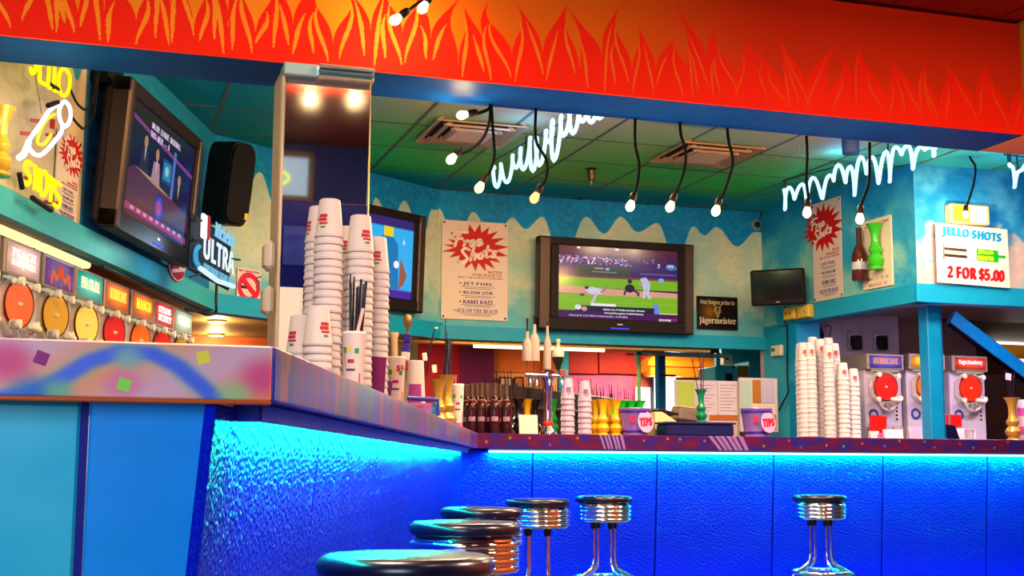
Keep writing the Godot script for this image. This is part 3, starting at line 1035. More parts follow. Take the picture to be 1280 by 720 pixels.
	part(body2, "panel_backing", bx(7.0, 1.04, 0.04), dark, FAR * T(3.5, 1.06, -0.135, 0, lean) * T(0, -0.52, 0))
	# end panels towards the camera
	var q0 := hit(END, 112, 520, -0.08)
	var q1 := hit(END, 262, 512, -0.08)
	var ep := mottled(C("0488dc"), C("1094e8"), 1.0, 0.35, 66, 0.02)
	part(body, "end_panel", bx(q1.x - q0.x, 1.05, 0.03, 0.004), ep, END * T((q0.x + q1.x) / 2, 1.06, -0.08, 0, 2.5) * T(0, -0.525, 0))
	part(body, "gate_panel", bx(0.9, 1.05, 0.03, 0.01), mottled(C("10a8cc"), C("4cc4d4"), 0.9, 0.3, 67, 0.012), END * T(q0.x - 0.46, 1.06, -0.115, 0, 2.0) * T(0, -0.525, 0))
	part(body, "end_frame", bx(0.014, 1.05, 0.03), mat(C("141c78"), 0.5), END * T(q0.x - 0.008, 1.06, -0.11, 0, 2.0) * T(0, -0.525, 0))
	# light strips tucked under the counter edge, and added unseen fill strips along the toe
	var strips := [[FAR, 0.1, 6.9, "far run"], [LG, 0.15, len_leg - 0.05, "leg"]]
	for s: Array in strips:
		var ln: float = s[2] - s[1]
		var mid: float = (s[1] + s[2]) / 2
		var fc: Transform3D = s[0]
		var o := thing("strip_light", "thin cyan light strip tucked under the counter edge of the bar %s" % s[3], "strip light", fc * T(mid, 1.052, -0.075))
		part(o, "housing", bx(ln, 0.012, 0.03), mat(C("b8c8d8"), 0.4), T(0, 0.004, 0))
		if s[3] == "leg":
			part(o, "valance", bx(ln, 0.034, 0.006, 0.002), mat(C("10208c"), 0.4), T(0, -0.006, 0.024))
			part(o, "end_cap", bx(0.006, 0.034, 0.05, 0.002), mat(C("10208c"), 0.4), T(-ln / 2 - 0.003, -0.006, 0.0))
		part(o, "tube", bx(ln, 0.014, 0.016, 0.004), glow(C("9cf4ff"), 3.0), T(0, -0.009, 0))
		area("strip_glow", fc * Transform3D(Basis.looking_at(Vector3(0, -1, -0.35), Vector3.BACK), Vector3(mid, 1.034, -0.070)), Vector2(ln, 0.012), C("00ffd0"), (3.4 if s[3] == "far run" else 1.7) * ln)
		var o2 := thing("strip_light", "added unseen deep blue fill strip along the foot of the bar %s" % s[3], "strip light", fc * T(mid, 0.03, 0.0))  # added below view to wash the panels blue from beneath
		part(o2, "housing", bx(ln, 0.03, 0.05), mat(C("303848"), 0.4), T(0, -0.012, 0.01))
		part(o2, "tube", bx(ln, 0.02, 0.02, 0.004), glow(C("1030ff"), 3.0), T(0, 0.01, -0.02))
		area("strip_glow", fc * Transform3D(Basis.looking_at(Vector3(0, 1.0, -0.6), Vector3.BACK), Vector3(mid, 0.06, -0.01)), Vector2(ln, 0.03), C("1c30ff"), 0.25 * ln)

# ---------- stools ----------
func stool_proto() -> Node3D:
	var o := thing("bar_stool", "x", "bar stool", Transform3D())
	var vinyl := mat(C("0e0c28"), 0.26)
	var ch := mat(C("dcdce4"), 0.07, 1.0, "chrome")
	var R := 0.178
	var prof := [Vector2(0, -0.03), Vector2(R - 0.02, -0.03)]
	for i in 13:
		var a := -PI / 2 + PI * i / 12.0
		prof.append(Vector2(R - 0.022 + 0.022 * cos(a), 0.0 + 0.0225 * sin(a)))
	prof.append(Vector2(R * 0.5, 0.026))
	prof.append(Vector2(0, 0.028))
	part(o, "cushion", lathe(prof, 48), vinyl, T(0, 0.752, 0))
	var band := [Vector2(0, 0), Vector2(R - 0.012, 0)]
	for i in 4:
		for j in 7:
			var a := -PI / 2 + PI * j / 6.0
			band.append(Vector2(R - 0.010 + 0.010 * cos(a) * 1.0, 0.014 + i * 0.0245 + 0.0118 * sin(a)))
	band.append(Vector2(R - 0.012, 0.105))
	band.append(Vector2(0, 0.105))
	part(o, "chrome_band", lathe(band, 48), ch, T(0, 0.618, 0))
	for i in 4:
		var a := TAU * (i + 0.18) / 4
		var d := Vector3(cos(a), 0, sin(a))
		var leg := part(o, "leg", tube(smooth([d * 0.075 + Vector3.UP * 0.62, d * 0.075 + Vector3.UP * 0.5, d * 0.078 + Vector3.UP * 0.38, d * 0.105 + Vector3.UP * 0.325, d * 0.190 + Vector3.UP * 0.28, d * 0.208 + Vector3.UP * 0.24, d * 0.25 + Vector3.UP * 0.012], 5), 0.0115, 10), ch)
		part(leg, "collar", lathe([Vector2(0.0, 0.0), Vector2(0.016, 0.0), Vector2(0.019, 0.012), Vector2(0.019, 0.045), Vector2(0, 0.045)], 14), mat(C("2a2428"), 0.35), TV(d * 0.075 + Vector3.UP * 0.575))
		part(leg, "foot", lathe([Vector2(0, 0), Vector2(0.018, 0), Vector2(0.018, 0.02), Vector2(0.012, 0.03), Vector2(0, 0.03)], 14), mat(C("1c1a1c"), 0.6), TV(d * 0.25))
	part(o, "foot_ring", tube(circle(0.208, 40, 0.28), 0.0125, 10, true), ch)
	return o

func stools() -> void:
	var p := stool_proto()
	var spots := [[508, 2.69, "black-topped chrome bar stool nearest the bar end, only its cushion in view"], [581, 4.28, "black-topped chrome bar stool second along the bar leg from its end"], [602, 5.72, "black-topped chrome bar stool third along the bar leg, half hidden by the second"], [672.5, 7.35, "black-topped chrome bar stool at the inner corner, partly behind the third"], [755, 8.2, "black-topped chrome bar stool standing clear at the far run near the corner"], [1024.5, 8.75, "lone black-topped chrome bar stool at the far run below the stacked cups"]]
	for i in spots.size():
		var q := sz(spots[i][0], 640, spots[i][1])
		var xf := T(q.x, 0, q.z, rad_to_deg(-0.2 * i))
		if i == 0:
			p.transform = xf
			p.set_meta("label", spots[0][2])
			p.set_meta("group", "chrome bar stools along the bar")
		else:
			dup(p, xf, spots[i][2], "chrome bar stools along the bar")


# ---------- televisions ----------
func tv(label: String, xf: Transform3D, w: float, h: float, t: Texture2D, e: float, ins: Array, dim := false) -> Node3D:
	var o := thing("television", label, "television", xf)
	var d := 0.09
	var l: float = ins[0] * w
	var r: float = ins[1] * w
	var tp: float = ins[2] * h
	var bt: float = ins[3] * h
	var fm := mat(C("1c1416"), 0.5)
	part(o, "bezel", bx(w, tp, d, 0.006), fm, T(0, h / 2 - tp / 2, -d / 2))
	part(o, "bezel", bx(w, bt, d, 0.006), fm, T(0, -h / 2 + bt / 2, -d / 2))
	part(o, "bezel", bx(l * 0.4, h - tp - bt, d, 0.004), fm, T(-w / 2 + l * 0.8, (bt - tp) / 2, -d / 2))
	part(o, "bezel", bx(r * 0.4, h - tp - bt, d, 0.004), fm, T(w / 2 - r * 0.8, (bt - tp) / 2, -d / 2))
	var sm := mat(C("3a281e"), 0.42, 0.3)
	part(o, "speaker_bar", bx(l * 0.6, h - 0.004, d + 0.01, 0.012), sm, T(-w / 2 + l * 0.3, 0, -d / 2))
	part(o, "speaker_bar", bx(r * 0.6, h - 0.004, d + 0.01, 0.012), sm, T(w / 2 - r * 0.3, 0, -d / 2))
	part(o, "screen", bx(w - l - r, h - tp - bt, 0.02), screen_mat(t, e), T((l - r) / 2, (bt - tp) / 2, -0.024), "lit screen")
	part(o, "housing", bx(w * 0.94, h * 0.92, 0.06, 0.02), mat(C("3a2c26"), 0.5), T(0, 0, -d - 0.025))
	part(o, "wall_mount", bx(0.3, 0.3, 0.06), mat(C("1a1a1c"), 0.5), T(0, 0, -d - 0.08))
	part(o, "power_light", bx(w * 0.12, 0.008, 0.006), glow(C("3a3cff"), 2.0), T(0.02, -h / 2 + bt * 0.28, 0.002))
	part(o, "badge", bx(w * 0.035, 0.010, 0.004), mat(C("b8b8bc"), 0.3, 0.6), T(0.02, -h / 2 + bt * 0.6, 0.002))
	return o

func game_tex() -> Texture2D:
	var cv := Cv.new(768, 448, C("3a1440"))
	cv.soft(func(u: float, v: float) -> Color: return C("5a1430").lerp(C("3a1a5c"), smoothstep(0.0, 0.25, v)), 8, 24)
	for i in 260:      # crowd
		var c: Color = [C("6a3a8c"), C("c89cd4"), C("3c64c4"), C("b45a78"), C("e8c8d8"), C("48246c")][rng.randi() % 6]
		cv.disc(rng.randf_range(0, 440 if i < 200 else 768), rng.randf_range(64, 112), rng.randf_range(3, 8), rng.randf_range(3, 7), c)
	for x: float in [125.0, 370.0]:
		cv.disc(x, 10, 12, 6, C("fff0d0"))
	cv.rect(0, 112, 768, 74, C("3c2460"))
	cv.rect(105, 116, 355, 66, C("3a4438"))
	cv.rect(225, 130, 60, 8, C("a8a8a0"))
	cv.rect(210, 152, 160, 6, C("8c8c88"))
	cv.disc(310, 136, 14, 8, C("9cb4dc"))
	cv.rect(520, 150, 240, 8, C("6c50a0"))
	cv.rect(0, 182, 768, 12, C("7c3c3c"))
	cv.rect(0, 194, 768, 62, C("7cb418"))
	cv.poly([Vector2(0, 250), Vector2(768, 268), Vector2(768, 310), Vector2(0, 296)], C("dca080"))
	cv.rect(0, 300, 768, 100, C("82b81c"))
	cv.rect(0, 340, 768, 3, C("98c834"))
	cv.poly([Vector2(250, 398), Vector2(768, 398), Vector2(768, 410), Vector2(220, 402)], C("e8d8a0"))
	# pitcher stretched forward, catcher, batter
	cv.poly([Vector2(165, 262), Vector2(215, 250), Vector2(275, 266), Vector2(272, 292), Vector2(215, 295), Vector2(180, 284)], C("d4d0e4"))
	cv.disc(178, 257, 13, 10, C("3a2c38"))
	cv.line([Vector2(180, 282), Vector2(150, 300)], 9, C("c88c74"))
	cv.disc(150, 302, 15, 8, C("5a3424"))
	cv.line([Vector2(240, 290), Vector2(225, 330), Vector2(210, 352)], 15, C("c8c4d8"))
	cv.line([Vector2(270, 280), Vector2(290, 268), Vector2(300, 248)], 8, C("807080"))
	cv.disc(455, 250, 32, 26, C("2c1c28"))
	cv.disc(455, 205, 14, 16, C("30202c"))
	cv.line([Vector2(425, 270), Vector2(420, 292)], 14, C("40303a"))
	cv.line([Vector2(485, 262), Vector2(512, 280), Vector2(508, 296)], 14, C("4a3838"))
	cv.disc(534, 172, 12, 13, C("38306c"))
	cv.poly([Vector2(520, 185), Vector2(560, 175), Vector2(590, 215), Vector2(585, 240), Vector2(540, 240)], C("c4bcdc"))
	cv.line([Vector2(555, 235), Vector2(550, 275), Vector2(545, 308)], 18, C("cfc4e0"))
	cv.line([Vector2(578, 235), Vector2(570, 280), Vector2(590, 308)], 18, C("cfc4e0"))
	cv.line([Vector2(530, 205), Vector2(515, 225)], 10, C("b89088"))
	# batter's ghosted neighbour, light stripe
	cv.disc(660, 190, 20, 14, C("80a8f0"))
	cv.poly([Vector2(610, 340), Vector2(640, 340), Vector2(655, 448), Vector2(595, 448)], C("6f8ae8"))
	cv.disc(725, 104, 34, 18, C("58a8dc"))
	cv.disc(725, 104, 29, 14, C("1c5aa8"))
	# caption bars
	cv.rect(205, 352, 160, 16, C("f4f0f0"))
	cv.rect(110, 368, 505, 42, C("2c2430"))
	cv.disc(125, 380, 22, 16, C("e0e4ec"))
	cv.disc(165, 388, 18, 14, C("e89c94"))
	cv.rect(0, 404, 768, 44, C("4a1a50"))
	cv.rect(640, 428, 128, 20, C("7c2c6c"))
	return cv.tex()

func desk_tex() -> Texture2D:
	var cv := Cv.new(640, 384, C("241436"))
	cv.soft(func(u: float, v: float) -> Color:
		var c := C("2a1a24").lerp(C("1c1040"), smoothstep(0.05, 0.3, v))
		c = c.lerp(C("4c1c3c"), smoothstep(0.5, 0.8, v))
		return c.lerp(C("141058"), 0.6 * smoothstep(0.5, 1.0, u)), 32, 24)
	cv.line([Vector2(0, 48), Vector2(250, 74), Vector2(640, 110)], 5, C("b03cc0"))
	cv.line([Vector2(0, 56), Vector2(250, 82), Vector2(640, 118)], 2, C("e080e0"))
	for p: Array in [[150, 110, C("2c3048")], [265, 126, C("b48c98")], [505, 160, C("16182c")]]:
		cv.disc(p[0], p[1], 17, 22, C("c08870"))
		cv.poly([Vector2(p[0] - 28, p[1] + 28), Vector2(p[0] + 28, p[1] + 24), Vector2(p[0] + 48, p[1] + 110), Vector2(p[0] - 44, p[1] + 116)], p[2])
		cv.poly([Vector2(p[0] - 5, p[1] + 22), Vector2(p[0] + 7, p[1] + 22), Vector2(p[0] + 2, p[1] + 70)], C("d8d4d8"))
	cv.rect(325, 118, 95, 84, C("1c4a8c"))
	cv.rect(335, 128, 75, 62, C("3c8cb4"))
	cv.disc(370, 158, 18, 18, C("9cd4e0"))
	cv.rect(425, 70, 26, 190, C("5c78c8"))
	cv.poly([Vector2(60, 214), Vector2(260, 226), Vector2(640, 262), Vector2(640, 330), Vector2(0, 320), Vector2(0, 240)], C("5c2c48"))
	cv.poly([Vector2(60, 210), Vector2(260, 218), Vector2(440, 244), Vector2(250, 232)], C("c09070"))
	cv.disc(330, 300, 48, 50, C("1c2c98"))
	cv.disc(330, 300, 38, 40, C("2c50d0"))
	cv.disc(330, 300, 24, 25, C("c04890"))
	cv.poly([Vector2(20, 340), Vector2(640, 350), Vector2(640, 372), Vector2(20, 362)], C("a03078"))
	for i in 9:
		cv.rect(70 + i * 60, 345, 34, 12, C("e0a0c8"))
	return cv.tex()

func ad_tex() -> Texture2D:
	var cv := Cv.new(384, 224, C("2aa4ec"))
	cv.soft(func(u: float, v: float) -> Color: return C("3c2470").lerp(C("34b0f0"), smoothstep(0.10, 0.13, v)).lerp(C("48209c"), smoothstep(0.88, 0.92, v)), 8, 64)
	cv.poly([Vector2(232, 70), Vector2(262, 52), Vector2(300, 52), Vector2(322, 74), Vector2(330, 200), Vector2(232, 200)], C("1478b8"))
	cv.rect(264, 26, 38, 28, C("f0d020"))
	cv.disc(318, 130, 11, 11, C("f4f4ff"))
	cv.poly([Vector2(330, 200), Vector2(334, 110), Vector2(352, 140), Vector2(362, 160), Vector2(350, 184)], C("9c5a4c"))
	cv.poly([Vector2(345, 52), Vector2(352, 66), Vector2(340, 74)], C("b8e4ff"))
	return cv.tex()

func televisions() -> void:
	var o := tv("big wide television on the back bulkhead showing a baseball game", BACK * T(1.447, 2.388, 0.15, 0, 2.0), 1.345, 0.74, game_tex(), 0.95, [0.127, 0.105, 0.085, 0.135])
	var s := Vector3(-0.02, 0.02, -0.012)
	letters(o, "White Sox P Philip Humber throws", Vector3(0.06, -0.195, -0.013), 0.36, 0.018, glow(Color.WHITE, 0.9), "sans", 0.001)
	letters(o, "21st perfect game in MLB history", Vector3(0.06, -0.222, -0.013), 0.34, 0.018, glow(Color.WHITE, 0.9), "sans", 0.001)
	letters(o, "Chen (2-0, 2.21 ERA) vs Santos (0-1, 4.76 ERA)", Vector3(-0.16, -0.249, -0.013), 0.5, 0.016, glow(C("e0d8f0"), 0.9), "sans", 0.001)
	letters(o, "ESPN", Vector3(0.42, -0.262, -0.013), 0.1, 0.018, glow(Color.WHITE, 0.9), "sans", 0.001, 0.2)
	letters(o, "FOX", Vector3(0.47, 0.178, -0.013), 0.05, 0.02, glow(Color.WHITE, 0.9), "sans", 0.001)
	o = tv("wide television hung on the side bulkhead showing a studio panel", LEFT * T(1.527, 2.43, 0.19, 0, 4.0), 1.275, 0.74, desk_tex(), 0.8, [0.075, 0.075, 0.10, 0.13])
	letters(o, "MAJOR LEAGUE BASEBALL", Vector3(0.02, 0.235, -0.013), 0.5, 0.03, glow(C("f0d8ff"), 0.9), "mono", 0.001)
	letters(o, "THIS WEEK -- A", Vector3(-0.08, 0.19, -0.013), 0.32, 0.03, glow(C("f0d8ff"), 0.9), "mono", 0.001)
	tv("wide television on the angled bulkhead showing a blue bottle advert, partly hidden by cups", ANG * T(1.30, 2.46, 0.12, 0, 2.0), 1.26, 0.74, ad_tex(), 1.0, [0.10, 0.10, 0.085, 0.12])
	# small dark monitor in the corner
	var q := sp(972.5, 359, 9.2)
	o = thing("monitor", "small dark monitor hung in the corner under the dome camera", "monitor", TV(q, -24, 6))
	part(o, "casing", bx(0.43, 0.285, 0.05, 0.012), mat(C("120e12"), 0.4))
	part(o, "screen", bx(0.39, 0.225, 0.004), mat(C("0a0810"), 0.08), T(0, 0.016, 0.026))
	part(o, "badge", bx(0.03, 0.006, 0.004), mat(C("a0a0a8"), 0.3, 0.5), T(0, -0.118, 0.026))
	part(o, "arm", bx(0.06, 0.06, 0.3), mat(C("141416"), 0.5), T(0, 0, -0.17))
	# loudspeaker
	q = sz(288, 230, 8.0)
	o = thing("loudspeaker", "black loudspeaker hung in the corner above the beer neon", "loudspeaker", TV(q, 55, 8))
	var prof := []
	for i in 24:
		var a := TAU * i / 24
		prof.append(Vector2(0.10 * signf(cos(a)) * pow(absf(cos(a)), 0.5), 0.26 * signf(sin(a)) * pow(absf(sin(a)), 0.35)))
	part(o, "cabinet", prism(prof, 0.2), mat(C("08070a"), 0.45), T(0, 0, -0.12))
	part(o, "grille", prism(prof.map(func(v: Vector2) -> Vector2: return v * 0.93), 0.018), mat(C("0c0b10"), 0.75), T(0, 0, 0.08))
	part(o, "bracket", bx(0.05, 0.12, 0.06), mat(C("101014"), 0.5), T(0, -0.05, -0.14))
	part(o, "badge", bx(0.025, 0.04, 0.004), mat(C("c8a030"), 0.4), T(0.07, -0.19, 0.1))

# ---------- posters ----------
func star(w: float, h: float, n: int, sd: int) -> Array:
	var out := []
	var r := RandomNumberGenerator.new()
	r.seed = sd
	for i in n * 2:
		var a := TAU * i / (n * 2) + 0.1
		var k := r.randf_range(0.88, 1.05) if i % 2 == 0 else r.randf_range(0.58, 0.66)
		out.append(Vector2(cos(a) * w / 2 * k, sin(a) * h / 2 * k + sin(a * 2) * h * 0.04))
	return out

func script_words(w: float) -> ArrayMesh:      # «Free Shots» in a brush hand, fitted to width w, centred
	var L := [[[-4.6, 3.6], [-3.4, 4.2], [-1.9, 4.3]], [[-3.6, 4.2], [-3.9, 2.9], [-4.3, 1.6]], [[-4.3, 2.9], [-2.9, 3.1]],
		[[-2.6, 2.7], [-2.3, 2.5], [-2.6, 1.7]], [[-2.4, 2.2], [-2.0, 2.7], [-1.5, 2.6]],
		[[-1.4, 2.1], [-0.6, 2.5], [-0.7, 2.8], [-1.1, 2.7], [-1.4, 2.1], [-1.1, 1.75], [-0.3, 2.1]],
		[[-0.1, 2.3], [0.7, 2.7], [0.6, 3.0], [0.2, 2.9], [-0.1, 2.3], [0.2, 1.95], [1.0, 2.4]],
		[[-1.5, 1.0], [-2.2, 1.3], [-2.9, 0.8], [-2.4, 0.1], [-1.9, -0.6], [-2.6, -1.5], [-3.5, -1.1]],
		[[-0.6, 1.6], [-1.0, 0.3], [-1.3, -0.9]], [[-1.1, -0.2], [-0.5, 0.4], [-0.2, 0.1], [-0.5, -0.7]],
		[[0.8, 0.55], [0.3, 0.2], [0.3, -0.4], [0.8, -0.4], [1.1, 0.2], [0.8, 0.55]],
		[[2.1, 1.9], [1.8, 0.7], [1.7, -0.1], [2.1, -0.1]], [[1.3, 0.9], [2.6, 1.2]],
		[[3.7, 0.95], [3.2, 1.0], [3.0, 0.7], [3.5, 0.3], [3.3, -0.05], [2.6, 0.05]]]
	var k := w / 8.4
	var out := []
	for s: Array in L:
		var p := []
		for v: Array in s:
			p.append(Vector2((v[0] + 0.4) * k, (v[1] - 1.4) * k))
		out.append(p)
	return ribbon(out, 0.52 * k)

func shots_poster(label: String, xf: Transform3D, w: float, h: float, sdx := 0.0, sww := 1.0, sky := 0.0) -> void:
	var o := thing("drink_poster", label, "poster", xf)
	part(o, "board", bx(w, h, 0.008, 0.002), mat(C("cfc0b4"), 0.35), T(0, 0, 0.004))
	part(o, "starburst", prism(star(w * 1.0 * sww, h * 0.50, 19, 4), 0.002), mat(C("b41410"), 0.45), T(sdx * w, h * (0.23 + sky), 0.008))
	part(o, "brush_lettering", script_words(w * 0.66 * minf(sww, 1.1)), mat(C("e6d4d0"), 0.5), T(sdx * w, h * (0.225 + sky), 0.011))
	var red := mat(C("9c1c14"), 0.5)
	var blu := mat(C("2a2878"), 0.5)
	letters(o, "WITH", Vector3(w * 0.30, -h * 0.012, 0.008), w * 0.22, h * 0.026, red, "serif", 0.001)
	letters(o, "PURCHASE OF", Vector3(w * 0.19, -h * 0.044, 0.008), w * 0.45, h * 0.022, red, "serif", 0.001)
	letters(o, "MED. OR LARGE DAIQUIRI", Vector3(w * 0.08, -h * 0.076, 0.008), w * 0.68, h * 0.021, red, "serif", 0.001)
	var rows := [["• JET FUEL", 0.50], ["• BLOW JOB", 0.50], ["• KAMI KAZI", 0.50], ["• SEX ON THE BEACH", 0.66]]
	for i in 4:
		var y := -h * (0.14 + 0.09 * i)
		letters(o, rows[i][0], Vector3(0.02 * w, y, 0.008), w * rows[i][1], h * 0.038, blu, "serif" if i == 3 else "sans", 0.001)
		part(o, "rule", bx(w * 0.52, h * 0.004, 0.002), blu, T(0.05 * w, y - h * 0.03, 0.009))
		part(o, "fine_print", bx(w * 0.4, h * 0.006, 0.002), mat(C("6c6468"), 0.6), T(0.05 * w, y - h * 0.046, 0.009))
	for c: Vector2 in [Vector2(-1, 1), Vector2(1, 1), Vector2(1, -1), Vector2(-1, -1)]:
		part(o, "screw", lathe([Vector2(0, 0), Vector2(0.009, 0), Vector2(0.006, 0.004), Vector2(0, 0.005)], 10), mat(C("2a2024"), 0.4, 0.5), T(c.x * w * 0.465, c.y * h * 0.475, 0.008, 0, 90))

func box_on(fc: Transform3D, l: float, r: float, t: float, b: float, off: float) -> Array:   # where a sign seen between those pixels hangs, and its size
	var a := hit(fc, l, (t + b) / 2, off)
	var c := hit(fc, r, (t + b) / 2, off)
	var u := hit(fc, (l + r) / 2, t, off)
	var d := hit(fc, (l + r) / 2, b, off)
	return [fc * T((a.x + c.x) / 2, (u.y + d.y) / 2, off), c.x - a.x, u.y - d.y]

func shaped_yard(p: Node, m: Material, h: float, xf: Transform3D) -> void:     # novelty cup: fluted trumpet over two bulbs
	part(p, "cup_body", lathe([Vector2(0, 0), Vector2(0.16 * h, 0), Vector2(0.17 * h, 0.02 * h), Vector2(0.11 * h, 0.08 * h), Vector2(0.16 * h, 0.14 * h), Vector2(0.18 * h, 0.22 * h), Vector2(0.13 * h, 0.31 * h), Vector2(0.10 * h, 0.34 * h), Vector2(0.14 * h, 0.39 * h), Vector2(0.15 * h, 0.45 * h), Vector2(0.10 * h, 0.53 * h), Vector2(0.085 * h, 0.62 * h), Vector2(0.095 * h, 0.8 * h), Vector2(0.14 * h, 0.93 * h), Vector2(0.19 * h, 1.0 * h), Vector2(0.18 * h, 1.0 * h), Vector2(0.13 * h, 0.92 * h), Vector2(0.08 * h, 0.75 * h)], 16, "yard%.3f" % h), m, xf)

func posters() -> void:
	var b := box_on(BACK, 551.5, 634.3, 277, 400, 0.005)
	shots_poster("cream drink poster with red starburst screwed to the back bulkhead beside the baseball television", b[0], b[1], b[2])
	b = box_on(LEFT, 68, 97, 168, 279, 0.005)
	shots_poster("cream drink poster with red starburst on the side bulkhead beneath the yellow neon", b[0], b[1], b[2], 0.10, 1.15, 0.06)
	b = box_on(RIGHT, 1017, 1053, 250, 375, 0.005)
	shots_poster("narrow cream drink poster with oversized red starburst on the teal bulkhead above the cups", b[0], b[1], b[2], -0.16, 1.45, 0.0)
	# bottle and cup sign
	b = box_on(RIGHT, 1079, 1116.5, 273, 360, 0.005)
	var w: float = b[1]
	var h: float = b[2]
	var o := thing("souvenir_sign", "cream sign with a brown bottle and a green cup mounted on it", "sign", b[0])
	part(o, "board", bx(w, h, 0.012, 0.002), mat(C("d8ccb0"), 0.4), T(0, 0, 0.006))
	letters(o, "Souvenir Cups", Vector3(0.03 * w, 0.42 * h, 0.012), w * 0.8, h * 0.06, mat(C("a02838"), 0.5), "serif", 0.001, 0.3, 4)
	letters(o, "MAKE IT 16 OZ", Vector3(0.02 * w, -0.36 * h, 0.012), w * 0.7, h * 0.04, mat(C("4a3c30"), 0.5), "mono", 0.001)
	letters(o, "REFILLS $7", Vector3(0.02 * w, -0.45 * h, 0.012), w * 0.6, h * 0.04, mat(C("4a3c30"), 0.5), "mono", 0.001)
	var bt := part(o, "bottle", lathe([Vector2(0, 0), Vector2(0.075 * w * 2, 0), Vector2(0.085 * w * 2, 0.02 * h), Vector2(0.085 * w * 2, 0.36 * h), Vector2(0.06 * w * 2, 0.46 * h), Vector2(0.03 * w * 2, 0.54 * h), Vector2(0.028 * w * 2, 0.74 * h), Vector2(0.034 * w * 2, 0.75 * h), Vector2(0.03 * w * 2, 0.78 * h), Vector2(0, 0.78 * h)], 20), mat(C("4a1c0c"), 0.12), T(-0.36 * w, -0.38 * h, 0.07))
	part(bt, "label", lathe([Vector2(0.086 * w * 2, 0.16 * h), Vector2(0.086 * w * 2, 0.27 * h)], 20), mat(C("a8b4c0"), 0.5))
	var gm := mat(C("38b420"), 0.15, 0.0, "yardgreen")
	shaped_yard(o, gm, h * 0.66, T(0.14 * w, -0.26 * h, 0.06))
	# jello sign
	b = box_on(JELLO, 1170, 1260, 282.5, 357, 0.04)
	w = b[1]
	h = b[2]
	o = thing("jello_sign", "white hand-lettered sign with a green syringe, price in red", "sign", b[0] * T(0, 0, 0, 0, -2, -1.5))
	part(o, "board", bx(w, h, 0.008, 0.002), mat(C("dcd4d0"), 0.4), T(0, 0, 0.004))
	for k in 3:
		letters(o, "JELLO SHOTS", Vector3((-0.018 + 0.008 * k) * w, (0.335 + 0.006 * k) * h, 0.008), w * 0.82, h * 0.18, mat(C("0c84c0"), 0.45), "sans", 0.002 + 0.0003 * k, 0.0, -2)
	for k in 3:
		letters(o, "2 FOR $5.00", Vector3((0.022 + 0.008 * k) * w, (-0.315 + 0.008 * k) * h, 0.008), w * 0.78, h * 0.22, mat(C("c81420"), 0.45), "sans", 0.002 + 0.0003 * k)
	var g := mat(C("18a028"), 0.4)
	part(o, "syringe_body", bx(w * 0.30, h * 0.2, 0.004), g, T(0.20 * w, 0.02 * h, 0.009))
	part(o, "syringe_tip", bx(w * 0.12, h * 0.045, 0.004), g, T(0.39 * w, 0.02 * h, 0.009))
	letters(o, "JELLO", Vector3(0.17 * w, 0.065 * h, 0.011), w * 0.22, h * 0.07, mat(C("f0e020"), 0.45), "fat", 0.002)
	letters(o, "SHOTS", Vector3(0.17 * w, -0.03 * h, 0.011), w * 0.22, h * 0.07, mat(C("f0e020"), 0.45), "fat", 0.002)
	for i in 3:
		part(o, "plunger_rod", bx(w * 0.31, h * 0.045, 0.004), mat([C("3a2c30"), C("b8a8a8"), C("2c2226")][i], 0.4), T(-0.24 * w, (0.075 - 0.055 * i) * h, 0.009))
	part(o, "plunger_top", bx(w * 0.02, h * 0.26, 0.005), mat(C("78605c"), 0.4), T(-0.405 * w, 0.02 * h, 0.009))
	# emergency light plate over it
	b = box_on(JELLO, 1180, 1229, 258, 282.5, 0.0)
	o = thing("emergency_light", "glowing cream lamp box above the white jello sign", "lamp", b[0])
	part(o, "case", bx(b[1], b[2], 0.08, 0.012), mat(C("d8b88c"), 0.4), T(0, 0, 0.04))
	part(o, "amber_lens", bx(b[1] * 0.42, b[2] * 0.8, 0.01, 0.004), glow(C("e09820"), 0.5, C("c08020")), T(-b[1] * 0.24, 0, 0.08))
	part(o, "clear_lens", bx(b[1] * 0.40, b[2] * 0.8, 0.01, 0.004), glow(C("fff4d8"), 1.1, C("d8d0c0")), T(b[1] * 0.2, 0, 0.08))
	# house wine plaque
	b = box_on(BACK, 870.5, 921.5, 371, 412.5, 0.003)
	w = b[1]
	h = b[2]
	o = thing("wine_plaque", "black and gold house wine plaque beside the baseball television", "plaque", b[0])
	part(o, "board", bx(w, h, 0.012, 0.003), mat(C("181210"), 0.2), T(0, 0, 0.006))
	var cv := Cv.new(128, 96, C("181210"))
	cv.soft(func(u: float, v: float) -> Color: return C("141010").lerp(C("8c6410"), 0.9 * maxf(0.0, 1.0 - Vector2((u - 0.3) * 1.5, v - 0.45).length() * 2.0)), 32, 24)
	part(o, "print", bx(w * 0.95, h * 0.93, 0.002), print_mat(cv.tex(), 0.25), T(0, 0, 0.0125))
	letters(o, "Our house wine is", Vector3(0, 0.33 * h, 0.0135), w * 0.84, h * 0.13, mat(C("c8b898"), 0.4), "serif", 0.001)
	letters(o, "Jägermeister", Vector3(0, -0.25 * h, 0.0135), w * 0.9, h * 0.24, mat(C("d8ccb8"), 0.4), "serif", 0.001)
	part(o, "emblem", tube(circle(0.075 * h * 1.4, 18), 0.004, 6, true), mat(C("a09060"), 0.4, 0.4), T(0, 0.08 * h, 0.014, 0, 90))
	part(o, "emblem", ribbon([[Vector2(-0.05, 0.06), Vector2(-0.02, 0.03), Vector2(0, -0.06), Vector2(0.02, 0.03), Vector2(0.05, 0.06)]], 0.012), mat(C("a09060"), 0.4, 0.4), T(0, 0.08 * h, 0.014))
	# no smoking
	b = box_on(ANG, 295.5, 325, 336, 379, 0.005)
	w = b[1]
	h = b[2]
	o = thing("smoking_sign", "white no smoking sign on the angled bulkhead next to the pillar", "sign", b[0])
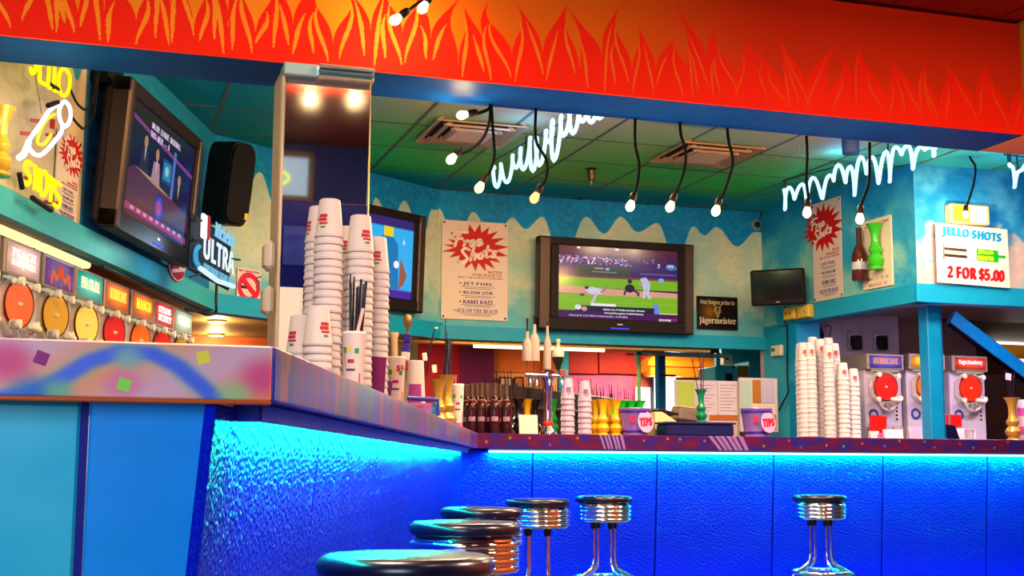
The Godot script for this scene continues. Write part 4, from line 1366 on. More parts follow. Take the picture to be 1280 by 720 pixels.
	part(o, "board", bx(w, h, 0.006, 0.001), mat(C("d0b8b8"), 0.45), T(0, 0, 0.003))
	letters(o, "NO SMOKING", Vector3(0, 0.42 * h, 0.006), w * 0.86, h * 0.06, mat(C("4a2c34"), 0.5), "sans", 0.001)
	var red := mat(C("c01838"), 0.45)
	var rr := w * 0.40
	part(o, "ring", tube(circle(rr, 32), 0.022, 8, true), red, T(0, -0.04 * h, 0.004, 0, 90) * sc(1, 0.2, 1))
	part(o, "slash", bx(rr * 2, 0.035, 0.003), red, T(0, -0.04 * h, 0.0095, 0, 0, -42))
	part(o, "cigarette", bx(rr * 1.1, 0.02, 0.002), mat(C("30242a"), 0.5), T(-0.02, -0.05 * h, 0.0072))
	part(o, "smoke", ribbon([[Vector2(0.06, 0), Vector2(0.09, 0.04), Vector2(0.05, 0.06), Vector2(0.10, 0.08)]], 0.01, 0.001), mat(C("50444c"), 0.5), T(0, -0.03 * h, 0.0075))
	part(o, "fine_print", bx(w * 0.8, h * 0.02, 0.002), mat(C("a08890"), 0.5), T(0, -0.45 * h, 0.006))
	# shield
	b = box_on(LEFT, 209, 230, 326, 352.5, 0.053)
	w = b[1]
	h = b[2]
	o = thing("beer_shield", "small red and white shield emblem below the studio television", "sign", b[0])
	var sh := [Vector2(-0.5, 0.5), Vector2(-0.5, 0.1), Vector2(-0.42, -0.2), Vector2(-0.2, -0.42), Vector2(0, -0.5), Vector2(0.2, -0.42), Vector2(0.42, -0.2), Vector2(0.5, 0.1), Vector2(0.5, 0.5)]
	for i in 3:
		var k: float = [1.0, 0.9, 0.8][i]
		part(o, "layer", prism(sh.map(func(v: Vector2) -> Vector2: return Vector2(v.x * w * k, v.y * h * k)), 0.004), mat([C("a81c2c"), C("d8c8d0"), C("7c1428")][i], 0.4), T(0, 0, 0.004 * i))
	part(o, "banner", bx(w * 0.86, h * 0.16, 0.004), mat(C("b8b0c4"), 0.4), T(0, 0.05 * h, 0.013, 0, 0, 10))
	part(o, "banner", bx(w * 0.5, h * 0.1, 0.004), mat(C("e0d8dc"), 0.4), T(0, 0.32 * h, 0.013, 0, 0, -14))

# ---------- neon ----------
func neon_tubes(o: Node, list: Array, r: float, m: Material, called := "tube") -> void:
	for l: Array in list:
		part(o, called, tube(l, r, 8), m)

func hits(fc: Transform3D, pts: Array, off: float, org: Vector3) -> Array:
	var out := []
	for p: Array in pts:
		out.append(hit(fc, p[0], p[1], off) - org)
	return out

func neon() -> void:
	# yellow and white syringe sign on the side bulkhead
	var org := hit(LEFT, 60, 160, 0.08)
	var o := thing("neon_sign", "yellow and white neon sign of a syringe between two words on the cream wall", "neon sign", LEFT * TV(org))
	var ye := glow(C("ffe000"), 1.5)
	var wh := glow(C("f0e0ff"), 2.0)
	var dk := mat(C("18141c"), 0.4)
	var H := func(pts: Array, cl := false) -> Array: return smooth(hits(LEFT, pts, 0.1, org), 5, cl)
	var bold := 0.0085
	# top word: J E L L O
	part(o, "yellow_tube", tube(H.call([[45, 76], [44, 88], [40, 92], [38, 84]]), bold, 8), ye)
	part(o, "yellow_tube", tube(H.call([[56, 80], [50, 82], [50, 92], [50, 101], [57, 106]]), bold, 8), ye)
	part(o, "yellow_tube", tube(H.call([[61, 72], [61, 90], [60, 107], [63, 110]]), bold, 8), ye)
	part(o, "yellow_tube", tube(H.call([[68, 74], [68, 95], [67, 111], [71, 114]]), bold, 8), ye)
	part(o, "yellow_tube", tube(H.call([[80, 85], [87, 95], [86, 112], [80, 120], [74, 112], [74, 94]], true), bold, 8, true), ye)
	# bottom word: S H O T S
	part(o, "yellow_tube", tube(H.call([[40, 206], [34, 202], [31, 209], [35, 216], [38, 224], [34, 231], [29, 226]]), bold, 8), ye)
	part(o, "yellow_tube", tube(H.call([[44, 206], [44, 222], [43, 237]]), bold, 8), ye)
	part(o, "yellow_tube", tube(H.call([[49, 210], [49, 225], [48, 240]]), bold, 8), ye)
	part(o, "yellow_tube", tube(H.call([[44, 222], [49, 225]]), bold, 8), ye)
	part(o, "yellow_tube", tube(H.call([[55, 214], [59, 222], [58, 238], [54, 245], [51, 238], [51, 222]], true), bold, 8, true), ye)
	part(o, "yellow_tube", tube(H.call([[60, 220], [68, 226]]), bold, 8), ye)
	part(o, "yellow_tube", tube(H.call([[64, 224], [64, 240], [63, 252]]), bold, 8), ye)
	part(o, "yellow_tube", tube(H.call([[76, 232], [71, 228], [68, 236], [71, 243], [75, 250], [72, 259], [67, 255]]), bold, 8), ye)
	# syringe
	part(o, "white_tube", tube(H.call([[80, 127], [87, 134], [88, 148], [82, 158], [76, 152], [74, 138]], true), 0.009, 8, true), wh)
	part(o, "white_tube", tube(H.call([[74, 130], [62, 138], [50, 156], [36, 177], [40, 190], [50, 194], [62, 184], [76, 166], [78, 156]]), 0.009, 8), wh)
	part(o, "white_tube", tube(H.call([[36, 177], [30, 192], [24, 197]]), 0.013, 8), wh)
	part(o, "yellow_tube", tube(H.call([[68, 143], [58, 150], [50, 164], [47, 178], [55, 180], [64, 168]]), 0.007, 8), glow(C("ffd020"), 1.6))
	part(o, "red_tube", tube(H.call([[66, 150], [65, 160]]), 0.011, 8), glow(C("b01010"), 0.6, C("701010")))
	for p: Array in [[38, 150], [25, 166], [57, 168], [30, 222], [55, 252]]:
		var q := hit(LEFT, p[0], p[1], 0.05) - org
		part(o, "standoff", tube([q, q + Vector3(0.03, 0, 0.05)], 0.008, 6), mat(C("a04848"), 0.5))
	for pts: Array in [[[62, 106], [72, 112]], [[24, 216], [28, 236]], [[40, 247], [64, 263]], [[60, 132], [72, 128]]]:
		part(o, "black_end", tube(H.call(pts), 0.012, 6), dk)
	part(o, "cable", tube(H.call([[88, 112], [97, 130], [108, 137], [116, 124], [121, 92], [124, 88]]), 0.006, 6), dk)
	part(o, "cable", tube(H.call([[89, 145], [98, 156], [106, 160], [117, 142], [122, 100], [124, 88]]), 0.006, 6), dk)
	part(o, "wire", tube(H.call([[44, 92], [52, 142]]), 0.003, 5), mat(C("8c7858"), 0.5))
	part(o, "transformer", bx(0.2, 0.12, 0.1, 0.01), dk, TV(hit(LEFT, 134, 95, 0.05) - org))
	omni(o, "neon_light", hit(LEFT, 55, 160, 0.3) - org, C("fff0a0"), 0.22, 0.1)
	# beer neon
	var P := LEFT * T(0, 0, 0.42)
	org = hit(P, 270, 312)
	o = thing("beer_neon", "white and blue neon beer sign hanging below the loudspeaker", "neon sign", P * TV(org))
	var bl := glow(C("30b0e8"), 0.9)
	var D := func(px: float, py: float) -> Vector3: return hit(P, px, py) - org
	var u0: Vector3 = D.call(252, 318)
	var u1: Vector3 = D.call(294, 332)
	part(o, "backing", bx(0.80, 0.30, 0.02, 0.01), mat(C("06203c"), 0.6), T(0.0, -0.02, -0.03))
	letters(o, "Michelob", Vector3((u0.x + u1.x) / 2 + 0.10, D.call(275, 290).y, 0), 0.42, 0.085, glow(C("8cd8ff"), 0.9), "serif", 0.004, 0.25)
	letters(o, "ULTRA", Vector3((u0.x + u1.x) / 2, D.call(272, 318).y, 0), 0.64, 0.125, glow(C("e8f8ff"), 1.0), "sans", 0.004)
	letters(o, "SUPERIOR LIGHT BEER", Vector3((u0.x + u1.x) / 2 + 0.02, D.call(273, 343).y, 0), 0.66, 0.035, glow(C("78d8ff"), 0.7), "sans", 0.004)
	part(o, "underline_tube", tube([D.call(250, 335), D.call(272, 351), D.call(292, 358)], 0.014, 8), glow(C("d8f4ff"), 1.0))
	part(o, "side_tube", tube(smooth([D.call(249, 308), D.call(245, 313), D.call(245, 326), D.call(248, 331)], 4), 0.012, 8), bl)
	part(o, "ribbon_emblem", bx(0.07, 0.13, 0.02, 0.006), glow(C("ffffff"), 1.0), TV(D.call(255, 283)))
	part(o, "ribbon_emblem", bx(0.04, 0.13, 0.022, 0.006), glow(C("c01830"), 0.8), TV(D.call(259.5, 284.5)))
	for p: Array in [[243, 272, 252, 276], [241, 299, 251, 299], [238, 346, 250, 343], [288, 323, 300, 325]]:
		part(o, "bracket", tube([D.call(p[0], p[1]), D.call(p[2], p[3])], 0.006, 6), dk)
	omni(o, "neon_light", Vector3(0, 0.0, -0.1), C("c0e8ff"), 0.10, 0.08)
	solo("power_cable", "black cable hanging from the beer neon and running along the bulkhead edge", "cable", tube(smooth([P * hit(P, 271, 355), P * hit(P, 270, 375), P * hit(P, 269, 391), LEFT * hit(LEFT, 255, 393, 0.07), LEFT * hit(LEFT, 228, 380, 0.07), LEFT * hit(LEFT, 180, 357, 0.07), LEFT * hit(LEFT, 128, 333, 0.07)], 5), 0.008, 6), dk, Transform3D())
	# icicle neon over the bar
	var N := face(ab(2.65, 0, 8.6), ab(2.68, 0, 6.85))
	icicle("blue-white icicle neon hanging in zigzags below the bar ceiling in mid span", N, [[615, 212], [617, 208], [621, 234], [626, 205], [634, 228], [641, 194], [645, 210], [651, 185], [654, 212], [663, 172], [666, 214], [671, 172], [674, 207], [683, 163], [686, 178], [691, 150], [692, 201], [702, 144], [704, 170], [713, 138], [716, 167], [724, 134], [728, 152], [734, 132], [739, 153], [745, 134], [749, 148], [756, 130]], 0.013)
	icicle("blue-white icicle neon hanging along the teal bulkhead over the drink poster", face(ab(4.95, 0, 8.6), ab(4.99, 0, 7.1)), [[979, 236], [981, 262], [986, 234], [993, 249], [1003, 230], [1008, 255], [1016, 222], [1028, 248], [1037, 219], [1042, 226], [1048, 206], [1057, 228], [1063, 208], [1068, 244], [1076, 196], [1083, 217], [1090, 196], [1098, 229], [1108, 189], [1112, 227], [1119, 184], [1127, 193], [1135, 182], [1141, 211], [1150, 184], [1156, 187], [1164, 184], [1167, 195], [1171, 184]], 0.013)
	icicle("short blue-white icicle neon at the outer end of the front bulkhead", face(ab(5.9, 0, 7.37), ab(7.0, 0, 7.35)), [[1262, 205], [1265, 208], [1268, 234], [1274, 214], [1282, 206], [1287, 230], [1296, 206]], 0.013)

func icicle(label: String, fc: Transform3D, pts: Array, r: float) -> void:
	var org := hit(fc, pts[0][0], pts[0][1])
	var o := thing("icicle_neon", label, "neon light", fc * TV(org))
	var path := []
	for i in pts.size():
		path.append(hit(fc, pts[i][0], pts[i][1]) - org)
	var full := []
	for i in path.size() - 1:
		var a: Vector3 = path[i]
		var b: Vector3 = path[i + 1]
		for k in 7:
			var t := k / 7.0
			var e := 0.5 - 0.5 * cos(PI * t)
			full.append(Vector3(lerpf(a.x, b.x, t), lerpf(a.y, b.y, e), 0.012 * sin(PI * t) * (1 if i % 2 else -1)))
	full.append(path[path.size() - 1])
	part(o, "glass_tube", tube(full, r, 8), glow(C("b0e0ff"), 1.9))
	var hi: float = -9.0
	for p: Vector3 in path:
		hi = maxf(hi, p.y)
	var x1: float = path[path.size() - 1].x
	part(o, "rail", tube([Vector3(-0.03, path[0].y + 0.07, -0.02), Vector3(x1, path[path.size() - 1].y + 0.05, -0.02)], 0.006, 6), mat(C("1c3c58"), 0.4))
	for f: float in [0.0, 0.33, 0.66]:
		var q: Vector3 = path[int(f * (path.size() - 1))]
		part(o, "hanger", tube([Vector3(q.x, q.y, -0.01), Vector3(q.x, maxf(q.y + 0.12, 3.09 - org.y), -0.02)], 0.006, 6), mat(C("1c2430"), 0.5))
	omni(o, "neon_light", Vector3(x1 * 0.5, path[int(path.size() / 2)].y, 0.10), C("50b0ff"), 0.12, 0.1)

# ---------- hanging bulbs, vents and small fittings ----------
func pendant(label: String, pts: Array, b: float, col: Color, e: float, tilt: Vector3, plane := -1.0) -> void:
	var bulb: Vector3 = sp(pts[pts.size() - 1][0], pts[pts.size() - 1][1], b)
	var o := thing("pendant_bulb", label, "lamp", TV(bulb))
	var path := []
	for i in pts.size():
		path.append(sp(pts[i][0], pts[i][1], b) - bulb)
	path[path.size() - 1] = -tilt * 0.045
	part(o, "cord", tube(smooth(path, 6), 0.0075, 6), mat(C("060504"), 0.8))
	var up := Basis(Quaternion(Vector3.UP, -tilt.normalized()))
	part(o, "socket", lathe([Vector2(0, 0), Vector2(0.014, 0), Vector2(0.017, 0.01), Vector2(0.015, 0.035), Vector2(0.008, 0.045), Vector2(0, 0.045)], 14), mat(C("1a1412"), 0.4), Transform3D(up, -tilt * 0.012))
	part(o, "bulb", lathe([Vector2(0, -0.034), Vector2(0.010, -0.031), Vector2(0.019, -0.02), Vector2(0.021, -0.008), Vector2(0.017, 0.006), Vector2(0.012, 0.018), Vector2(0, 0.019)], 16), glow(col, 5.0), Transform3D(up, tilt * 0.008), "glowing bulb")
	omni(o, "bulb_light", tilt * 0.012, C("ffd9a0") if col.b > 0.2 else col, e, 0.02)

func fittings() -> void:
	var w := C("ffdca0")
	var dn := Vector3(0, -1, 0)
	pendant("sideways lit bulb on the short cord, highest of the cluster of three", [[613, 128], [611, 136], [600, 141], [592, 142], [582, 143]], 5.47, w, 0.18, Vector3(-0.95, -0.25, 0.1))
	pendant("lit bulb on the long swung cord, middle of the cluster of three", [[613, 128], [612, 150], [604, 172], [588, 187], [573, 193], [567, 196]], 5.48, w, 0.18, Vector3(-0.6, -0.7, 0.1))
	pendant("lit yellow bulb hanging lowest of the cluster of three by the vent", [[614, 128], [616, 160], [618, 195], [612, 215], [605, 226], [601, 231]], 5.49, C("ffcf70"), 0.18, Vector3(-0.4, -0.85, 0.1))
	pendant("lit reddish bulb on a curved cord over the drink poster", [[670, 134], [670, 175], [683, 200], [683, 222], [676, 236], [670, 244]], 5.48, C("ff7a4a"), 0.15, Vector3(-0.4, -0.8, 0.1))
	pendant("lit bulb on a straight cord beside the ceiling sprinkler", [[794, 148], [794, 180], [799, 205], [797, 230], [793, 246], [789, 254]], 5.48, w, 0.18, Vector3(-0.3, -0.9, 0.1))
	pendant("lit bulb on a bowed cord over the middle of the baseball television", [[850, 152], [851, 168], [857, 190], [855, 215], [845, 242], [839, 255]], 5.48, w, 0.18, Vector3(-0.35, -0.85, 0.1))
	pendant("lit bulb on a bowed cord in front of the second ceiling vent", [[909, 160], [911, 178], [916, 200], [912, 220], [902, 248], [896, 260]], 5.48, w, 0.18, Vector3(-0.3, -0.9, 0.1))
	pendant("lit round bulb hanging before the icicle neon over the narrow poster", [[1008, 170], [1009, 195], [1008, 225], [1011, 250], [1009, 262]], 5.48, w, 0.18, Vector3(-0.1, -0.95, 0.1))
	pendant("lit round bulb hanging over the bottle and cup sign", [[1087, 178], [1087, 200], [1086, 228], [1078, 252], [1075, 270]], 5.48, w, 0.18, Vector3(-0.1, -0.95, 0.1))
	pendant("lit bulb on a kinked cord before the amber lamp box", [[1209, 130], [1211, 190], [1219, 208], [1217, 230], [1209, 256], [1207, 266]], 7.55, w, 0.45, Vector3(-0.1, -0.95, 0.1))
	pendant("lower of two lit bulbs strung in front of the flames", [[545, -22], [530, -2], [516, 9], [505, 17], [498, 22]], 4.9, w, 0.12, Vector3(-0.7, -0.6, 0.1))
	pendant("upper of two lit bulbs strung in front of the flames", [[556, -22], [545, -8], [537, 0], [531, 6]], 4.9, w, 0.12, Vector3(-0.45, -0.8, 0.1))
	# ceiling vents
	for v: Array in [[588, 167, "square metal ceiling vent near the pillar, over the bulb cluster"], [883, 193, "square metal ceiling vent over the baseball television"]]:
		var q := onh(v[0], v[1], 3.09)
		var o := thing("ceiling_vent", v[2], "vent", T(q.x, 3.097, q.z, 18.0))
		var vm := mat(C("a88c6c"), 0.4, 0.4)
		for k in 3:
			var s: float = [0.60, 0.47, 0.34][k]
			var y: float = [0.0, -0.012, -0.02][k]
			for r in 4:
				part(o, "frame", bx(s, 0.012 + 0.006 * k, [0.07, 0.045, 0.04][k], 0.004), vm, T(0, y, 0, 90.0 * r) * T(0, 0, s / 2 - 0.03, 0, 28))
		part(o, "plate", bx(0.26, 0.01, 0.26, 0.003), mat(C("c8ac94"), 0.4, 0.2), T(0, -0.03, 0))
		part(o, "duct", bx(0.5, 0.006, 0.5), mat(C("3a2c20"), 0.7), T(0, 0.006, 0))
	var q := onh(739, 211, 3.095)
	var o := thing("sprinkler", "brass ceiling sprinkler between the hanging bulbs", "sprinkler", T(q.x, 3.095, q.z))
	part(o, "flange", lathe([Vector2(0, -0.012), Vector2(0.03, -0.01), Vector2(0.045, 0.0), Vector2(0, 0.0)], 16), mat(C("2a2420"), 0.4, 0.5))
	part(o, "body", lathe([Vector2(0, -0.12), Vector2(0.008, -0.12), Vector2(0.012, -0.09), Vector2(0.024, -0.085), Vector2(0.024, -0.05), Vector2(0.03, -0.04), Vector2(0.03, -0.012), Vector2(0, -0.012)], 14), mat(C("5a4a30"), 0.35, 0.7))
	q = hit(BACK, 944.5, 281.5, 0.0)
	o = thing("dome_camera", "small round security camera on the back bulkhead by the corner", "camera", BACK * TV(q))
	part(o, "ring", lathe([Vector2(0, 0), Vector2(0.045, 0), Vector2(0.045, 0.02), Vector2(0.034, 0.03), Vector2(0, 0.03)], 20), mat(C("6c8c98"), 0.4), T(0, 0, 0, 0, 90))
	part(o, "lens", lathe([Vector2(0, 0), Vector2(0.03, 0.0), Vector2(0.022, 0.02), Vector2(0, 0.028)], 18), mat(C("0c0c10"), 0.08), T(0, 0, 0.026, 0, 90))
	part(o, "cable", tube(smooth([Vector3(0.02, 0.04, 0.01), Vector3(0.05, 0.10, 0.01), Vector3(0.04, 0.16, 0.01), Vector3(-0.1, 0.175, 0.012), Vector3(-0.25, 0.19, 0.012)], 4), 0.005, 6), mat(C("101014"), 0.5))
	q = onh(1063, 172, 3.08)
	o = thing("transformer_can", "blue cylindrical transformer on the ceiling behind the icicle neon", "transformer", T(q.x, 3.1, q.z))
	part(o, "can", lathe([Vector2(0, -0.13), Vector2(0.052, -0.13), Vector2(0.056, -0.12), Vector2(0.056, -0.01), Vector2(0, -0.01)], 20), mat(C("1c3c7c"), 0.4))
	part(o, "base", lathe([Vector2(0, -0.012), Vector2(0.07, -0.012), Vector2(0.07, 0), Vector2(0, 0)], 20), mat(C("24406c"), 0.5))
	# switch boxes and thermostat
	for s: Array in [[989.5, 392, "yellowed switch box beside the small monitor"], [1007.5, 389.5, "yellowed switch box at the foot of the narrow poster"]]:
		q = hit(RIGHT, s[0], s[1], 0.06)
		o = thing("switch_box", s[2], "switch box", RIGHT * TV(q))
		part(o, "box", bx(0.16, 0.105, 0.05, 0.008), mat(C("b8a040"), 0.45), T(0, 0, 0))
		part(o, "cover", bx(0.145, 0.092, 0.01, 0.003), mat(C("d0b850"), 0.4), T(0, 0, 0.027))
		for k in 2:
			part(o, "toggle", bx(0.012, 0.024, 0.02, 0.003), mat(C("8c7830"), 0.4), T(-0.03 + 0.06 * k, 0, 0.036))
	q = hit(RIGHT, 971.5, 438.5, 0.015)
	o = thing("thermostat", "white thermostat on the teal wall beside the cup stacks", "thermostat", RIGHT * TV(q))
	part(o, "case", bx(0.15, 0.09, 0.035, 0.008), mat(C("d8d4c4"), 0.4))
	part(o, "display", bx(0.05, 0.03, 0.004), mat(C("58684c"), 0.2), T(-0.035, 0.01, 0.0185))
	solo("monitor_cable", "black cable dropping from the small monitor down the teal wall", "cable", tube(smooth([RIGHT * hit(RIGHT, 981, 383, 0.03), RIGHT * hit(RIGHT, 981, 400, 0.03), RIGHT * hit(RIGHT, 984, 415, 0.03), RIGHT * hit(RIGHT, 984, 470, 0.03), RIGHT * hit(RIGHT, 985, 490, 0.03), RIGHT * hit(RIGHT, 979, 502, 0.03), RIGHT * hit(RIGHT, 974, 513, 0.03)], 5), 0.007, 6), mat(C("10141c"), 0.5), Transform3D())
	# boxes on the pillar side
	var pl := hit(HEAD, 346, 300)
	for k in 2:
		var y: float = [sp(338, 320, 5.2).y, sp(336, 376, 5.2).y][k]
		o = thing("wall_speaker", ["white rounded box on the side of the pillar, the upper of two", "white rounded box on the side of the pillar, the lower of two"][k], "wall box", HEAD * T(pl.x - 0.022, y, -0.05, -90))
		part(o, "case", bx(0.10, 0.115, 0.034, 0.014), mat(C("c8bcae"), 0.5))
		part(o, "front", bx(0.075, 0.09, 0.012, 0.005), mat(C("b8aa9c"), 0.5), T(0, 0, 0.018))
	# light bars under the bulkheads
	var s0 := hit(LEFT, -30, 275, -0.2)
	var s1 := hit(LEFT, 110, 333, -0.2)
	for k in 2:
		var x0 := lerpf(s0.x, s1.x, 0.5 * k)
		var x1 := lerpf(s0.x, s1.x, 0.5 * k + 0.49)
		o = thing("light_bar", ["pale yellow light bar over the orange slush machine", "pale yellow light bar over the purple slush sign"][k], "light bar", LEFT * T((x0 + x1) / 2, 1.99, -0.2))
		part(o, "housing", bx(x1 - x0, 0.02, 0.10, 0.004), mat(C("c8bc94"), 0.4), T(0, 0.01, -0.02))
		part(o, "diffuser", bx(x1 - x0 - 0.01, 0.035, 0.05, 0.01), glow(C("ffe9a0"), 1.4), T(0, -0.012, 0.0))
		area("bar_glow", LEFT * T((x0 + x1) / 2, 1.95, -0.2, 0, -75), Vector2(x1 - x0, 0.05), C("ffe9a8"), 0.2)
	o = thing("light_bar", "long brass light bar under the back bulkhead below the baseball television", "light bar", BACK * T(1.0, 1.895, -0.06))
	part(o, "housing", bx(2.7, 0.03, 0.08, 0.006), mat(C("b89448"), 0.35, 0.5), T(0.0, 0.012, 0))
	part(o, "tube", lathe([Vector2(0, -0.55), Vector2(0.014, -0.55), Vector2(0.014, 0.55), Vector2(0, 0.55)], 10), glow(C("fff0b8"), 2.6), T(-0.15, -0.012, 0.03, 0, 0, 90))
	part(o, "end_clip", bx(0.18, 0.03, 0.05, 0.004), mat(C("1a1414"), 0.5), T(0.28 + 0.55, -0.012, 0.02))
	area("bar_glow", BACK * T(0.85, 1.87, -0.06, 0, -80), Vector2(1.1, 0.04), C("fff0c0"), 0.5)

# ---------- frozen drink machines ----------
func slush(label: String, xf: Transform3D, w: float, h: float, sh: float, r: float, drop: float, disc: Color, sign_bg: Color, sign_fg: Color, words: String, e: float, group: String, full: bool, yaw := 0.0) -> Node3D:
	var o := thing("slush_machine", label, "drink machine", xf, group)
	var steel := mat(C("c0b4c4"), 0.35, 0.12, "steel")
	var cream := mat(C("e0d4bc"), 0.4)
	var rec := 0.045
	part(o, "body", bx(w - 0.006, h - sh, 0.5, 0.008), steel, T(0, (h - sh) / 2, -rec - 0.25))
	var hd := part(o, "sign_box", bx(w - 0.004, sh, 0.5, 0.006), mat(C("8c7c74"), 0.4, 0.3), T(0, h - sh / 2, -0.25))
	var cv := Cv.new(64, 32, sign_bg)
	cv.soft(func(u: float, v: float) -> Color: return sign_bg.darkened(0.35).lerp(sign_bg.lightened(0.15), clampf(1.25 - Vector2((u - 0.5) * 1.5, (v - 0.45) * 1.6).length() * 1.3, 0, 1)), 32, 16)
	var sm := screen_mat(cv.tex(), e * 2.2)
	var sg := part(hd, "sign_face", bx(w - 0.05, sh - 0.03, 0.006), sm, T(0, 0, 0.25))
	if words == "*":
		part(sg, "figure", prism(star((w - 0.1) * 1.1, sh * 0.8, 8, 3), 0.002), glow(C("8c6a90"), 0.7), T(0, 0, 0.003))
		part(sg, "figure", ribbon([[Vector2(-0.11, -0.04), Vector2(-0.09, 0.01), Vector2(-0.05, -0.02), Vector2(0.0, 0.03), Vector2(0.05, -0.02), Vector2(0.09, 0.01), Vector2(0.11, -0.04)]], 0.022), glow(C("f0642c"), 0.9), T(0, -0.005, 0.006))
		part(sg, "figure", lathe([Vector2(0, 0), Vector2(0.03, 0), Vector2(0.03, 0.002), Vector2(0, 0.002)], 14), glow(C("f04818"), 0.9), T(0, 0.01, 0.0075, 0, 90))
	elif words != "":
		var ll := words.split("/")
		for i in ll.size():
			letters(sg, ll[i], Vector3(0, sh * (0.06 if ll.size() == 1 else 0.16 - 0.30 * i), 0.003), w * 0.66, sh * (0.36 if ll.size() == 1 else 0.24), glow(sign_fg, e * 1.3), "serif", 0.002)
	part(o, "top_lamp", bx(w * 0.7, 0.008, 0.03), glow(C("fff0c0"), 0.5), T(0, h - sh - 0.006, -rec + 0.03))
	var cy := h - sh - drop
	var dz := -rec
	# clear housing round the coloured disc
	var clear := glass(C("ece0d0"), 0.38, 0.08)
	part(o, "clear_ring", lathe([Vector2(r * 1.38, 0), Vector2(r * 1.38, 0.026), Vector2(r * 1.3, 0.034), Vector2(r * 1.06, 0.034), Vector2(r * 1.02, 0.026)], 8), clear, T(0, cy - r * 0.12, dz) * T(0, 0, 0, yaw) * T(0, 0, 0, 0, 90) * T(0, 0, 0, 22.5))
	var dc := part(o, "drink_window", lathe([Vector2(0, 0), Vector2(r, 0), Vector2(r, 0.026), Vector2(r * 0.96, 0.03), Vector2(0, 0.03)], 28), mat(disc, 0.3), T(0, cy, dz + 0.012) * T(0, 0, 0, yaw) * T(0, 0, 0, 0, 90))
	part(dc, "rim", tube(circle(r * 1.0, 28, 0.028), 0.0045, 6, true), mat(C("4a2418"), 0.4))
	part(dc, "hub", lathe([Vector2(0, 0.028), Vector2(0.010, 0.03), Vector2(0.006, 0.042), Vector2(0, 0.042)], 10), cream)
	for k: Array in [[-0.75, 0.85], [0.85, 0.78], [-0.85, -0.9], [0.95, -0.8]]:
		part(o, "knob", lathe([Vector2(0, 0), Vector2(0.016, 0), Vector2(0.012, 0.02), Vector2(0.02, 0.028), Vector2(0.02, 0.045), Vector2(0, 0.048)], 12), cream, T(k[0] * r * 1.05, cy + k[1] * r * 1.05, dz + 0.04, 0, 90))
	part(o, "handle", lathe([Vector2(0, -0.045), Vector2(0.012, -0.045), Vector2(0.018, -0.035), Vector2(0.018, 0.035), Vector2(0.012, 0.045), Vector2(0, 0.045)], 12), cream, T(r * 0.5, cy - r * 0.98, dz + 0.09, 0, 0, 84))
	part(o, "handle_bracket", tube([Vector3(-r * 1.1, cy - r * 0.8, dz + 0.06), Vector3(-r * 0.5, cy - r * 1.6, dz + 0.06), Vector3(0, cy - r * 1.78, dz + 0.06), Vector3(r * 0.5, cy - r * 1.6, dz + 0.06), Vector3(r * 1.15, cy - r * 0.75, dz + 0.06)], 0.012, 8), mat(C("d8d0c4"), 0.2, 0.4))
	part(o, "spout", lathe([Vector2(0, 0), Vector2(0.014, 0), Vector2(0.024, 0.06), Vector2(0, 0.06)], 12), mat(C("b4aca8"), 0.2, 0.6), T(0, cy - r * 1.75, dz + 0.06))
	if full:
		var pn := part(o, "button_panel", bx(0.036, 0.125, 0.01, 0.003), mat(C("c8b8a4"), 0.4), T(w * 0.33, cy - r * 1.9, dz))
		for k in 4:
			part(pn, "button", lathe([Vector2(0, 0), Vector2(0.009, 0), Vector2(0.008, 0.006), Vector2(0, 0.007)], 10), mat(C("2a1c1c"), 0.4), T(0, 0.042 - 0.03 * k, 0.005, 0, 90))
		part(o, "emblem", tube(circle(0.035, 18), 0.010, 6, true), mat(C("3c4ca0"), 0.35, 0.3), T(-w * 0.28, cy - r * 2.05, dz + 0.004, 0, 90) * sc(1, 0.3, 1))
		part(o, "drip_tray", bx(w * 0.7, 0.02, 0.09, 0.004), mat(C("9088a0"), 0.3, 0.5), T(0, 0.16, dz + 0.045))
	return o

